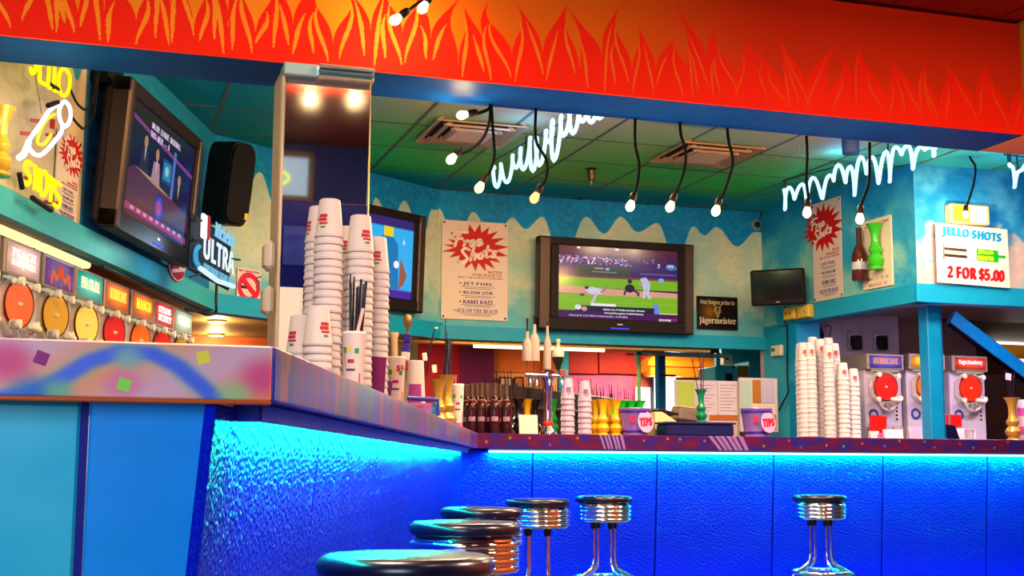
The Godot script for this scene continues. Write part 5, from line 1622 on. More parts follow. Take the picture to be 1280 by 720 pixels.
func machines() -> void:
	# row under the side bulkhead
	solo("back_counter", "steel back counter that carries the row of slush machines under the side bulkhead", "counter", bx(3.6, 0.9, 0.66, 0.01), mat(C("8c8478"), 0.35, 0.4), LEFT * T(1.1, 0.45, -0.37))
	var L := [[-0.16, "ffa838", "4c9420", "c8f060", "LIME", "end machine with the green sign cut by the photo edge"], [0.255, "f45a10", "e0a490", "fff4ec", "PEACH/DAIQUIRI", "machine with the orange window under a pink sign"], [0.66, "cc9a14", "5c2070", "f06a30", "*", "machine with the mustard window under a purple figure sign"], [1.05, "f0d468", "1c9c88", "ffe8b0", "PINA COLADA", "machine with the pale yellow window under a teal sign"], [1.45, "c41818", "e06010", "ffe048", "HURRICANE", "machine with the deep red window under an orange sign"], [1.87, "e86c10", "d85c0c", "f4f030", "MANGO", "machine with the small orange window under an orange sign"], [2.26, "c81c10", "cc2418", "ffffff", "STRAW-/BERRY", "machine with the red window under a red and white sign"], [2.64, "b48c28", "a8b088", "f4ffe8", "LIMEADE", "farthest machine under a pale green sign"]]
	for m: Array in L:
		slush("frozen drink %s" % m[5], LEFT * T(m[0], 0.9, 0.0), 0.376, 0.975, 0.15, 0.098, 0.108, C(m[1]), C(m[2]), C(m[3]), m[4], 0.95, "frozen drink machines below the side bulkhead", false, -13.0)
	# three in the alcove
	var c := ab(6.9, 0.46, 9.15)
	solo("back_counter", "brown back counter that carries the three slush machines in the alcove", "counter", bx(2.6, 0.92, 0.6, 0.01), mat(C("5a4038"), 0.45), TV(c, 18))
	var R := [[1108, "e01c0c", "4a3c90", "ff9030", "HURRICANE", "red-windowed frozen drink machine with the purple sign, beside the cup stacks"], [1160.5, "e06a14", "e08420", "d8e830", "PINA COLADA", "orange-windowed frozen drink machine half hidden by the blue post"], [1214, "f02c0c", "d02818", "ffffff", "Virgin Strawberry", "red-windowed frozen drink machine with the red sign, at the outer end"]]
	for m: Array in R:
		var q := sp(m[0], 484, 8.87)
		var top := sp(m[0], 442.5 if m[0] < 1200 else 445.0, 8.87).y
		slush(m[5], T(q.x, 0.92, q.z, 18), 0.338, top - 0.92, 0.125, 0.104, 0.132, C(m[1]), C(m[2]), C(m[3]), m[4], 0.95, "three frozen drink machines in the alcove", true)
	# red cards and papers on the fronts
	for k: Array in [[1097.5, 530.5, 0.15, 0.135, "red card taped to the machine with the purple sign", "cc1810"], [1180, 526, 0.08, 0.095, "red card on the middle slush machine next to the blue post", "c41410"], [1195, 526, 0.105, 0.095, "red card on the slush machine with the red sign", "cc1410"]]:
		var q := sp(k[0], k[1], 8.84)
		solo("red_card", k[4], "card", bx(k[2], k[3], 0.006, 0.002), mat(C(k[5]), 0.5), TV(q, 18, 0, -4 if k[0] < 1100 else 0))

# ---------- cups ----------
func cup_mesh(r0: float, r1: float, h: float) -> ArrayMesh:       # mouth down: rim radius r0 at the foot, base radius r1 on top
	return lathe([Vector2(r0 - 0.004, 0.0), Vector2(r0, 0.001), Vector2(r0 + 0.0008, 0.006), Vector2(r0, 0.012), Vector2(r0 - 0.002, 0.014), Vector2(r1 + 0.001, h - 0.004), Vector2(r1 - 0.003, h), Vector2(r1 - 0.006, h - 0.003), Vector2(0, h - 0.003)], 24)

func patch(r0: float, y0: float, r1: float, y1: float, a0: float, a1: float) -> ArrayMesh:    # a bit of print wrapped round a cup
	var st := st_new()
	for i in 6:
		var t0 := deg_to_rad(lerpf(a0, a1, i / 6.0))
		var t1 := deg_to_rad(lerpf(a0, a1, (i + 1) / 6.0))
		var p := [Vector3(r0 * sin(t0), y0, r0 * cos(t0)), Vector3(r1 * sin(t0), y1, r1 * cos(t0)), Vector3(r1 * sin(t1), y1, r1 * cos(t1)), Vector3(r0 * sin(t1), y0, r0 * cos(t1))]
		for k: int in [0, 1, 2, 0, 2, 3]:
			st.add_vertex(p[k])
	return done(st)

func stack(px: float, top_px: float, at: Vector3, pitch: float, r0: float, r1: float, h: float, base: float, m: Material, label: String, group: String, logo: Color, turn: float) -> void:
	var y_top := at.y
	var n := int(round((y_top - h - base) / pitch)) + 1
	var y0 := y_top - h - (n - 1) * pitch
	var cm := cup_mesh(r0, r1, h)
	var ords := ["topmost", "second", "third", "fourth", "fifth", "sixth", "seventh", "eighth", "ninth", "tenth", "eleventh", "twelfth", "thirteenth", "fourteenth", "fifteenth", "sixteenth", "seventeenth", "eighteenth", "nineteenth", "twentieth", "twenty-first", "twenty-second", "twenty-third", "twenty-fourth", "twenty-fifth", "twenty-sixth", "twenty-seventh", "twenty-eighth", "twenty-ninth", "thirtieth", "thirty-first", "thirty-second", "thirty-third", "thirty-fourth"]
	for i in n:
		var xf := T(at.x + rng.randf_range(-0.0012, 0.0012), y0 + i * pitch, at.z + rng.randf_range(-0.0012, 0.0012), turn)
		var lb := label % ords[n - 1 - i] if i == n - 1 else label % (ords[n - 1 - i] + " from top,")
		if i < n - 1:
			var o := part(self, "foam_cup", cm, m, xf, lb)
			o.set_meta("category", "cup")
			o.set_meta("group", group)
		else:
			var t := thing("foam_cup", lb, "cup", xf, group)
			part(t, "cup_wall", cm, m)
			var rr := func(f: float) -> float: return lerpf(r0, r1, f) + 0.0012
			for k: Array in [[0.50, 0.58, -24, 18], [0.40, 0.48, -28, 16], [0.32, 0.37, -22, 20]]:
				part(t, "print", patch(rr.call(k[0]), h * k[0], rr.call(k[1]), h * k[1], k[2], k[3]), mat(logo, 0.5))
			part(t, "print", patch(rr.call(0.22), h * 0.22, rr.call(0.27), h * 0.27, -12, 10), mat(C("4c7c40"), 0.5))

func upright(called: String, label: String, at: Vector3, r0: float, r1: float, h: float, turn := 0.0) -> Node3D:
	var o := thing(called, label, "cup", T(at.x, at.y, at.z, turn))
	var m := mat(C("d8cccc"), 0.5, 0.0, "foam")
	part(o, "cup_wall", lathe([Vector2(0, 0), Vector2(r1, 0), Vector2(r1 + 0.001, 0.004), Vector2(r0, h - 0.012), Vector2(r0 + 0.002, h - 0.008), Vector2(r0, h), Vector2(r0 - 0.004, h), Vector2(r1 - 0.003, 0.008), Vector2(0, 0.008)], 24), m)
	var rr := func(f: float) -> float: return lerpf(r1, r0, f) + 0.0012
	part(o, "palm_print", patch(rr.call(0.70), h * 0.70, rr.call(0.78), h * 0.78, -44, -18), mat(C("4c8c54"), 0.5))
	part(o, "trunk_print", patch(rr.call(0.50), h * 0.50, rr.call(0.70), h * 0.70, -32, -28), mat(C("7c5848"), 0.5))
	part(o, "sun_print", patch(rr.call(0.72), h * 0.72, rr.call(0.80), h * 0.80, -6, 8), mat(C("e8b840"), 0.5))
	part(o, "palm_print", patch(rr.call(0.69), h * 0.69, rr.call(0.76), h * 0.76, 24, 46), mat(C("2c8c5c"), 0.5))
	part(o, "shade_print", patch(rr.call(0.56), h * 0.56, rr.call(0.61), h * 0.61, -14, 22), mat(C("a02858"), 0.5))
	part(o, "word_print", patch(rr.call(0.45), h * 0.45, rr.call(0.48), h * 0.48, -24, 28), mat(C("503c68"), 0.5))
	part(o, "side_print", patch(rr.call(0.15), h * 0.15, rr.call(0.42), h * 0.42, 52, 60), mat(C("a03070"), 0.5))
	return o

func straw(called: String, label: String, a: Vector3, b: Vector3, m: Material, group := "", r := 0.003) -> void:
	solo(called, label, "straw", tube([a, b], r, 6), m, Transform3D(), group)

func cups() -> void:
	var foam := mat(C("b8b0ba"), 0.55, 0.0, "foamstack")
	foam.backlight_enabled = true
	foam.backlight = Color(0.12, 0.11, 0.10)
	var lg := C("a4242c")
	var G := "foam cups stacked by the mirrored pillar"
	for s: Array in [[412.5, 250, 4.72, "tallest foam stack by the pillar", -20.0], [399.5, 259, 4.92, "stack peeping out behind the tallest one", -50.0], [451, 270, 4.85, "tall stack beside the cup of black straws", 40.0], [434, 284, 5.0, "stack wedged between the two tall front ones", 0.0], [471, 297, 5.03, "tall stack nearest the beer taps", 10.0], [398, 383, 4.6, "short stack in front of the tallest one", 45.0], [376.5, 395, 4.75, "short stack nearest the pillar foot", -30.0]]:
		var q := sz(s[0], s[1], s[2])
		stack(s[0], s[1], q, 0.0275, 0.0525, 0.037, 0.142, BARY, foam, "%s white foam cup in the " + s[3], "cups in the %s" % s[3], lg, s[4])
	# stacks by the drink machines
	for s: Array in [[1000.5, 430, 8.43, "stack touching the teal wall"], [1003.5, 428.5, 8.36, "second stack from the teal wall"], [1012.5, 428, 8.33, "third stack from the teal wall"], [1015.5, 421.5, 8.46, "highest stack by the teal wall"], [1025, 424, 8.40, "fifth stack from the teal wall"], [1034.5, 431.5, 8.31, "sixth stack from the teal wall"], [1035, 422.5, 8.45, "rear stack behind the sixth"], [1042.5, 429.5, 8.38, "last tall stack before the short ones"], [1053, 453.5, 8.32, "taller of two short machine-side stacks"], [1066, 461, 8.33, "shortest stack beside the slush machines"]]:
		var q := sp(s[0], s[1], s[2])
		stack(s[0], s[1], q, 0.034, 0.0455 if s[0] > 1050 else 0.042, 0.032, 0.13, BARY, foam, "%s white foam cup in the " + s[3], "cups in the %s" % s[3], C("a83030"), 10.0)
	var frost := mat(C("9a88a4"), 0.35, 0.0, "frost")
	frost.backlight_enabled = true
	frost.backlight = Color(0.3, 0.3, 0.3)
	for s: Array in [[709.5, 473, 8.22, "taller of two frosted stacks by the draft tower"], [731, 476, 8.24, "shorter of two frosted stacks by the draft tower"]]:
		var q := sp(s[0], s[1], s[2])
		stack(s[0], s[1], q, 0.036, 0.047, 0.031, 0.14, BARY, frost, "%s cup in the " + s[3], "cups in the %s" % s[3], C("6c3c7c"), 10.0)
	# printed cup of black straws
	var q := sz(443, 415, 4.45)
	var o := upright("straw_cup", "white printed cup holding a bundle of black straws", Vector3(q.x, BARY, q.z), 0.040, 0.030, q.y - BARY, -14)
	for i in 14:
		var a := TAU * i / 14.0 + 0.3
		var foot := Vector3(q.x + 0.012 * cos(a), BARY + 0.03, q.z + 0.012 * sin(a))
		var tip := sz(437 + 21 * (0.5 + 0.5 * cos(a)) + rng.randf_range(-1, 1), rng.randf_range(342, 364), q.z * -1.0 + 0.03 * sin(a))
		straw("drinking_straw", "black drinking straw in the printed cup by the foam stacks", foot, tip, mat(C("181018"), 0.3), "black straws in the printed cup")
	var sc_ := sz(449, 402, 4.42)
	solo("straw_wrapper", "paper-wrapped red straw leaning in the cup of black straws", "straw", tube([sc_ + Vector3(-0.012, -0.07, 0), sc_ + Vector3(0.012, 0.045, 0)], 0.006, 8), mat(C("d0b0b4"), 0.6), Transform3D())

# ---------- things on the bar ----------
func bucket(label: String, px: float) -> void:
	var top := sp(px, 512, 8.2)
	var o := thing("tip_bucket", label, "bucket", T(top.x, BARY, top.z, 14))
	var h := top.y - BARY
	var r := 0.108
	var m := mat(C("8a6cc0"), 0.3, 0.2)
	part(o, "pail", lathe([Vector2(0, 0), Vector2(r * 0.76, 0), Vector2(r, h), Vector2(r + 0.004, h + 0.004), Vector2(r + 0.002, h + 0.008), Vector2(r - 0.004, h), Vector2(r * 0.74, 0.01), Vector2(0, 0.01)], 32), m)
	for f: float in [0.9, 0.16]:
		var rr := lerpf(r * 0.76, r, f)
		part(o, "band", lathe([Vector2(rr - 0.002, h * f - 0.008), Vector2(rr + 0.003, h * f - 0.006), Vector2(rr + 0.004, h * f + 0.008), Vector2(rr, h * f + 0.01)], 32), mat(C("2c1c8c"), 0.3))
	var d := part(o, "sign_disc", lathe([Vector2(0, 0), Vector2(0.062, 0), Vector2(0.062, 0.004), Vector2(0, 0.004)], 28), mat(C("b890c4"), 0.5), T(0.038, h * 0.52, r * 0.95, 14, 90 - 6) * sc(1, 1, 1.15))
	var tl := letters(d, "TIPS", Vector3(0, 0, 0), 0.10, 0.048, mat(C("b01830"), 0.5), "fat", 0.003, 0.08, 4)
	tl.transform = T(0, 0.0045, 0, 0, -90) * tl.transform
	part(o, "tag", bx(0.03, 0.045, 0.003), mat(C("a01838"), 0.5), T(-0.05, h * 0.62, r * 0.86, -24, -8))

func yard(label: String, px: float, py: float, b: float, m: Material, base := BARY) -> Vector3:
	var q := sp(px, py, b)
	var o := thing("novelty_cup", label, "cup", T(q.x, base, q.z))
	shaped_yard(o, m, q.y - base, Transform3D())
	return q

func bar_items() -> void:
	var ym := mat(C("e0a80c"), 0.15, 0.0, "yy")
	ym.backlight_enabled = true
	ym.backlight = Color(0.5, 0.4, 0.1)
	var gm := mat(C("12b82c"), 0.15, 0.0, "yg")
	gm.backlight_enabled = true
	gm.backlight = Color(0.2, 0.6, 0.2)
	var km := mat(C("0c0a14"), 0.15)
	var gold := mat(C("b08a30"), 0.22, 0.25)
	# tap handles over the leg
	var q := sz(498, 440, 6.6)
	var o := thing("beer_tap", "beer tap with cream and striped handles and a brass finial, behind the price cup", "beer tap", T(q.x, BARY, q.z))
	part(o, "column", lathe([Vector2(0, 0), Vector2(0.05, 0), Vector2(0.05, 0.02), Vector2(0.03, 0.03), Vector2(0.03, 0.28), Vector2(0, 0.28)], 18), mat(C("c8c4c8"), 0.12, 0.9))
	part(o, "cream_handle", lathe([Vector2(0, 0), Vector2(0.014, 0), Vector2(0.018, 0.16), Vector2(0.024, 0.17), Vector2(0.024, 0.185), Vector2(0, 0.185)], 14), mat(C("d0b890"), 0.4), T(-0.012, 0.27, 0.03, 0, 0, 3))
	for i in 4:
		part(o, "striped_handle", bx(0.045 - 0.002 * i, 0.045, 0.022, 0.005), mat([C("b02438"), C("cfc4d0"), C("3a2c94"), C("34208c")][i], 0.4), T(0.034 + 0.003 * i, 0.27 + 0.0225 + 0.045 * i, 0.02, 0, 0, -4))
	part(o, "finial", lathe([Vector2(0, 0), Vector2(0.008, 0), Vector2(0.008, 0.02), Vector2(0.02, 0.04), Vector2(0.024, 0.065), Vector2(0.018, 0.09), Vector2(0, 0.098)], 16), mat(C("8c7448"), 0.3, 0.6), T(0.045, 0.455, 0.015))
	# price cup
	q = sz(494, 446, 5.75)
	o = upright("price_cup", "white cup with magenta price lettering in front of the tap handles", Vector3(q.x, BARY, q.z), 0.045, 0.034, q.y - BARY, 6)
	letters(o, "$9", Vector3(0.022, (q.y - BARY) * 0.80, 0.044), 0.03, 0.03, mat(C("a01850"), 0.5), "sans", 0.002)
	letters(o, "$11", Vector3(0.004, (q.y - BARY) * 0.22, 0.038), 0.045, 0.028, mat(C("a01850"), 0.5), "sans", 0.002)
	q = sz(482, 482, 5.55)
	solo("menu_flap", "purple menu card leaning on the price cup", "card", bx(0.045, 0.15, 0.004, 0.001), mat(C("6c2478"), 0.5), TV(Vector3(q.x, BARY + 0.076, q.z), 30, 0, -8))
	q = sz(471, 460, 4.95)
	solo("menu_flap", "dark magenta menu card standing by the foam stacks", "card", bx(0.062, 0.20, 0.004, 0.001), mat(C("6a1c58"), 0.5), TV(Vector3(q.x, BARY + 0.101, q.z), 10, 0, -3))
	# logo cup, mouth down
	q = sz(520, 451, 6.5)
	o = thing("logo_cup", "white upturned cup with a round purple logo behind the price cup", "cup", T(q.x, BARY, q.z))
	part(o, "cup_wall", cup_mesh(0.055, 0.037, q.y - BARY), mat(C("d0c4c8"), 0.5))
	part(o, "logo", patch(0.0545, (q.y - BARY) * 0.3, 0.0485, (q.y - BARY) * 0.62, -38, 38), mat(C("9c3c8c"), 0.5))
	# napkin box
	q = sz(524, 497, 6.0)
	o = thing("napkin_caddy", "purple napkin caddy with a blue rail next to the gold cups", "caddy", T(q.x, BARY, q.z, 20))
	part(o, "box", bx(0.13, 0.075, 0.1, 0.006), mat(C("a870b4"), 0.45), T(0, 0.038, 0))
	part(o, "rail", tube([Vector3(-0.07, 0.095, 0.05), Vector3(0.075, 0.092, 0.05), Vector3(0.075, 0.02, 0.055)], 0.011, 8), mat(C("3038a0"), 0.3))
	part(o, "front_label", bx(0.03, 0.05, 0.003), mat(C("b04878"), 0.5), T(-0.01, 0.038, 0.051))
	part(o, "blue_emblem", ribbon([[Vector2(0, 0), Vector2(0.02, 0.03), Vector2(0.01, 0.05)]], 0.02), mat(C("2484c0"), 0.4), T(0.045, 0.02, 0.051))
	# gold novelty cups with long straws
	yard("gold novelty cup nearest the napkin caddy", 548, 474, 7.35, gold)
	var y2 := yard("taller gold novelty cup with a black foil bundle in it", 559, 469, 7.5, gold)
	var foil := sp(561, 425, 7.5)
	solo("foil_bundle", "dark blue wrapped bundle of straws rising out of the taller gold cup", "straw", tube([y2 + Vector3(-0.005, -0.03, 0), foil], 0.024, 10, false, 0.016), mat(C("14102c"), 0.3), Transform3D())
	var sm := mat(C("141020"), 0.4)
	for s: Array in [[528, 488, 543.5, 410], [527, 470, 543, 412], [556, 466, 557, 398], [561, 466, 558, 414], [565, 450, 566, 424], [534, 470, 536, 440]]:
		straw("stirring_straw", "long black stirring straw rising by the gold cups", sp(s[0], s[1], 7.45), sp(s[2], s[3], 7.45), sm, "long straws by the gold cups", 0.0028)
	solo("straw_flag", "green paper flag on the tip of a long straw", "flag", bx(0.02, 0.012, 0.004, 0.001), mat(C("a0a848"), 0.5), TV(sp(545.5, 410, 7.44), 18))
	for s: Array in [[531, 446, "paper tag on the long straw by the logo cup"], [543, 461, "white paper tag on the long straw by the gold cups"]]:
		solo("paper_tag", s[2], "tag", bx(0.028, 0.045, 0.003, 0.001), mat(C("d0c0c4"), 0.5), TV(sp(s[0], s[1], 7.43), 18, 0, 8))
	# printed cup with one straw
	q = sp(571.5, 480, 7.75)
	o = upright("printed_cup", "printed cup with a pink foot and one straw beside the bottles", Vector3(q.x, BARY, q.z), 0.042, 0.032, q.y - BARY, 8)
	part(o, "pink_sleeve", patch(0.0345, 0.01, 0.036, 0.055, -80, 80), mat(C("c05898"), 0.4))
	straw("drinking_straw", "pale straw standing in the printed cup beside the bottles", q + Vector3(-0.01, -0.1, 0), q + Vector3(-0.008, 0.055, 0), mat(C("b08090"), 0.4))
	# bottles
	var wine := mat(C("2c0a14"), 0.1)
	var B := thing("wine_bottle", "x", "bottle", Transform3D())
	part(B, "bottle", lathe([Vector2(0, 0), Vector2(0.033, 0), Vector2(0.036, 0.004), Vector2(0.036, 0.18), Vector2(0.03, 0.21), Vector2(0.0165, 0.235), Vector2(0.0150, 0.315), Vector2(0.0175, 0.318), Vector2(0.0175, 0.328), Vector2(0.0, 0.328)], 20), wine)
	part(B, "foil_cap", lathe([Vector2(0.0165, 0.25), Vector2(0.0162, 0.316), Vector2(0.0185, 0.318), Vector2(0.0185, 0.332), Vector2(0, 0.333)], 16), mat(C("50342c"), 0.35, 0.3))
	part(B, "label", patch(0.0366, 0.085, 0.0366, 0.115, -45, 30), mat(C("8c6c84"), 0.5))
	part(B, "neck_label", patch(0.0305, 0.2, 0.022, 0.228, -60, 40), mat(C("8c4438"), 0.5))
	var bl := [[633, 8.22, "frontmost dark wine bottle of the row, nearest the white card"], [618.5, 8.22, "front dark wine bottle second from the white card"], [625.5, 8.36, "dark wine bottle tucked between the two front ones"], [608.5, 8.36, "dark wine bottle fourth from the white card"], [602, 8.28, "dark wine bottle in the middle of the row"], [596, 8.38, "dark wine bottle third from the printed cup"], [590, 8.30, "dark wine bottle second from the printed cup"], [583, 8.40, "dark wine bottle right behind the printed cup"]]
	for i in bl.size():
		q = sp(bl[i][0], 500, bl[i][1])
		var xf := T(q.x, BARY, q.z, 10)
		if i == 0:
			B.transform = xf
			B.set_meta("label", bl[0][2])
			B.set_meta("group", "dark wine bottles at the bar corner")
		else:
			dup(B, xf, bl[i][2], "dark wine bottles at the bar corner")
	q = sp(660.5, 528, 8.12)
	solo("white_card", "blank white card standing between the wine bottles and the draft tower", "card", bx(0.125, 0.125, 0.004, 0.001), mat(C("c8b4ac"), 0.5), TV(Vector3(q.x, BARY + 0.064, q.z), 14, -8))
	# draft tower with bottle-shaped handles
	var base := sp(685, 540, 8.25)
	o = thing("draft_tower", "chrome draft tower with bottle-shaped tap handles", "beer tap", T(base.x, BARY, base.z, 18))
	var ch := mat(C("d8d0e0"), 0.06, 1.0, "chrome2")
	var hh := sp(685, 466, 8.25).y - BARY
	part(o, "column", lathe([Vector2(0, 0), Vector2(0.055, 0), Vector2(0.052, 0.03), Vector2(0.032, 0.06), Vector2(0.028, 0.10), Vector2(0.029, hh - 0.06), Vector2(0.045, hh - 0.04), Vector2(0.045, hh), Vector2(0.03, hh + 0.015), Vector2(0, hh + 0.02)], 24), ch)
	part(o, "red_collar", lathe([Vector2(0.034, 0.062), Vector2(0.038, 0.07), Vector2(0.036, 0.085), Vector2(0.03, 0.09)], 20), mat(C("b82020"), 0.3))
	part(o, "crossbar", tube([Vector3(-0.17, hh - 0.02, 0.03), Vector3(0.10, hh - 0.02, 0.03)], 0.014, 10), ch)
	for f: float in [-0.15, -0.105, -0.02, 0.07]:
		part(o, "faucet", tube([Vector3(f, hh - 0.02, 0.03), Vector3(f, hh - 0.025, 0.07), Vector3(f, hh - 0.09, 0.08)], 0.009, 8), ch)
	var H := [[655, 415, 452, 398, 0.034], [664.5, 406, 452, 395, 0.036], [682, 408, 462, 403, 0.026]]
	for k: Array in H:
		var lx: float = (k[0] - 685.0) / FL * 8.6
		var y1: float = sp(k[0], k[1], 8.25).y - BARY
		var y0: float = sp(k[0], k[2], 8.25).y - BARY
		var hb := y1 - y0
		part(o, "rod", tube([Vector3(lx, hh - 0.01, 0.03), Vector3(lx, y0, 0.03)], 0.007, 8), mat(C("7c3430"), 0.3, 0.5))
		var r: float = k[4]
		part(o, "bottle_handle", lathe([Vector2(0, 0), Vector2(r, 0), Vector2(r, hb * 0.58), Vector2(r * 0.75, hb * 0.68), Vector2(r * 0.36, hb * 0.78), Vector2(r * 0.34, hb), Vector2(0, hb)], 16), mat(C("94827c"), 0.35), T(lx, y0, 0.03))
		part(o, "stopper", lathe([Vector2(0, 0), Vector2(0.005, 0), Vector2(0.008, (k[1] - k[3]) / FL * 8.6), Vector2(0, (k[1] - k[3]) / FL * 8.6)], 10), mat(C("1c1418"), 0.4), T(lx, y1, 0.03))
	var dx: float = (696.5 - 685.0) / FL * 8.6
	var dy: float = sp(697, 463, 8.25).y - BARY
	part(o, "decanter_handle", lathe([Vector2(0, 0), Vector2(0.012, 0), Vector2(0.033, 0.06), Vector2(0.041, 0.085)], 16), mat(C("141c0c"), 0.15), T(dx, dy, 0.03))
	part(o, "decanter_glass", lathe([Vector2(0.041, 0.085), Vector2(0.042, 0.115), Vector2(0.033, 0.14), Vector2(0.013, 0.155), Vector2(0.011, 0.18), Vector2(0.017, 0.19), Vector2(0.016, 0.205), Vector2(0, 0.21)], 16), mat(C("a8a490"), 0.12), T(dx, dy, 0.03))
	part(o, "red_valve", tube(circle(0.02, 16), 0.008, 6, true), mat(C("b01428"), 0.3), T(dx + 0.03, dy - 0.02, 0.05, 0, 90))
	# novelty cups along the bar
	yard("black novelty cup behind the white card", 648, 499, 8.35, km)
	yard("yellow novelty cup behind the white card", 659, 499, 8.40, ym)
	yard("black novelty cup next to the draft tower", 669, 500, 8.40, km)
	yard("green see-through novelty cup on the far side of the draft tower", 690.5, 499, 8.38, gm)
	yard("yellow novelty cup next to the frosted stacks, first in its row", 744, 500, 8.30, ym)
	yard("yellow novelty cup second in its row from the frosted stacks", 753.5, 499, 8.22, ym)
	yard("yellow novelty cup third in its row from the frosted stacks", 761, 500, 8.34, ym)
	yard("yellow novelty cup beside the first tips bucket", 770, 499, 8.24, ym)
	yard("green novelty cup standing among the yellow ones", 763.5, 501, 8.44, gm)
	for i in 5:
		yard("%s small green cup behind the first tips bucket, counted from the yellow cups" % ["first", "second", "third", "fourth", "fifth"][i], 777 + i * 5.6, 501 + (i % 2), 8.40 + 0.03 * (i % 2), gm)
		get_child(get_child_count() - 1).set_meta("group", "small green cups behind the tips bucket")
	bucket("purple tips bucket in front of the green cups", 793.5)
	bucket("purple tips bucket in front of the pin boards", 945.5)
	# till, printer, tray
	q = sp(831, 530, 8.41)
	o = thing("receipt_printer", "cream receipt printer with a dark lid beside the first tips bucket", "printer", T(q.x, BARY, q.z, 24))
	part(o, "body", prism([Vector2(-0.13, 0), Vector2(0.13, 0), Vector2(0.13, 0.05), Vector2(0.02, 0.12), Vector2(-0.07, 0.17), Vector2(-0.13, 0.17)], 0.18), mat(C("c8b484"), 0.45), T(0, 0, -0.09))
	part(o, "lid", bx(0.16, 0.014, 0.19, 0.004), mat(C("2a1c30"), 0.4), T(-0.02, 0.172, 0, 0, 0, -12))
	part(o, "slot", bx(0.10, 0.01, 0.003), mat(C("5a4834"), 0.5), T(-0.05, 0.09, 0.091))
	q = sp(856, 520, 8.5)
	o = thing("card_terminal", "grey-brown box terminal perched behind the navy tray", "terminal", T(q.x, BARY, q.z, 30))
	part(o, "stand", bx(0.1, 0.12, 0.06, 0.006), mat(C("4a3c3c"), 0.5), T(0, 0.06, -0.01))
	part(o, "body", bx(0.17, 0.09, 0.12, 0.012), mat(C("6c5c58"), 0.45), T(0, 0.16, 0, 0, 0, -6))
	part(o, "top", bx(0.15, 0.012, 0.11, 0.004), mat(C("b8a078"), 0.45), T(0, 0.21, 0, 0, 0, -6))
	q = sp(869, 536, 8.18)
	o = thing("tray", "navy tray box with a rounded rim holding the green straw cup", "tray", T(q.x, BARY, q.z, 18))
	part(o, "box", bx(0.50, 0.085, 0.18, 0.012), mat(C("161a4c"), 0.35), T(0, 0.043, 0))
	part(o, "rim", bx(0.52, 0.014, 0.2, 0.006), mat(C("262058"), 0.3), T(0, 0.09, 0))
	q = sp(876, 487, 8.22)
	yard("green bulb-bottomed novelty cup with long straws beside the pin boards", 876, 487, 8.23, mat(C("0c6c4c"), 0.12, 0.0, "teal"), BARY + 0.098)
	for s: Array in [[873, 490, 865, 449], [877, 490, 874.5, 446], [879, 490, 879, 448], [876, 490, 877, 452]]:
		straw("stirring_straw", "long dark straw standing in the green bulb-bottomed cup", sp(s[0], s[1], 8.23), sp(s[2], s[3], 8.23), mat(C("3c1430"), 0.4), "straws in the green bulb-bottomed cup", 0.0035)
	# papers and cups in front of the machines
	q = sp(1078, 538, 8.3)
	for s: Array in [[1092, 8.35, 0.075, 0.06, "white leaflet holder with a pink note before the red-windowed machine", "c8b8c4"], [1116, 8.4, 0.16, 0.075, "white folded menu standing before the machine with the purple sign", "cfc4cc"], [1143, 8.42, 0.11, 0.10, "white folded menu standing just before the blue post", "c8bccc"], [1207, 8.42, 0.16, 0.09, "white folded menu standing before the machine with the red sign", "d0c4cc"]]:
		var p := sp(s[0], 540, s[1])
		var t := thing("menu_holder", s[4], "menu", T(p.x, BARY, p.z, 18))
		part(t, "front_sheet", bx(s[2], s[3], 0.004, 0.001), mat(C(s[5]), 0.5), T(0, s[3] / 2 + 0.001, 0.012, 0, -8))
		part(t, "rear_sheet", bx(s[2], s[3], 0.004, 0.001), mat(C(s[5]), 0.5), T(0, s[3] / 2 + 0.001, -0.012, 0, 8))
		if s[0] == 1092:
			part(t, "pink_note", bx(0.05, 0.03, 0.002), mat(C("e078b8"), 0.5), T(0.045, 0.028, 0.02))
			letters(t, "LADIES 3", Vector3(0.045, 0.028, 0.021), 0.04, 0.014, mat(C("8c1850"), 0.5), "sans", 0.001)
	q = sp(1122, 528, 8.5)
	o = thing("plastic_cup", "clear plastic cup before the machine with the purple sign", "cup", T(q.x, BARY, q.z))
	part(o, "cup_wall", lathe([Vector2(0, 0), Vector2(0.03, 0), Vector2(0.042, 0.10), Vector2(0.044, 0.10), Vector2(0.042, 0.096), Vector2(0.029, 0.006), Vector2(0, 0.006)], 20), mat(C("c0b4c4"), 0.2))
	q = sp(1212, 536, 8.38)
	o = thing("plastic_cup", "small frosted cup before the machine with the red sign", "cup", T(q.x, BARY, q.z))
	part(o, "cup_wall", lathe([Vector2(0, 0), Vector2(0.024, 0), Vector2(0.033, 0.085), Vector2(0.035, 0.085), Vector2(0.033, 0.08), Vector2(0.023, 0.006), Vector2(0, 0.006)], 20), mat(C("c8b8c4"), 0.2))
	q = sp(1186, 540, 8.4)
	o = thing("dark_pouch", "slanted dark navy menu stand beside the blue post", "menu stand", T(q.x, BARY, q.z, 18))
	part(o, "wedge", prism([Vector2(-0.06, 0), Vector2(0.07, 0), Vector2(0.055, 0.02), Vector2(0.02, 0.11), Vector2(-0.06, 0.12)], 0.1), mat(C("0c0c28"), 0.4), T(0, 0, -0.05))
	yard("gold two-bulbed novelty cup at the outer end of the bar", 1264.5, 497, 8.25, gold)
	for s: Array in [[1262, 500, 1257, 462], [1266, 500, 1268, 465], [1264, 500, 1263, 470]]:
		straw("stirring_straw", "dark straw standing in the gold cup at the outer end", sp(s[0], s[1], 8.25), sp(s[2], s[3], 8.25), sm, "straws in the gold cup at the outer end", 0.0035)
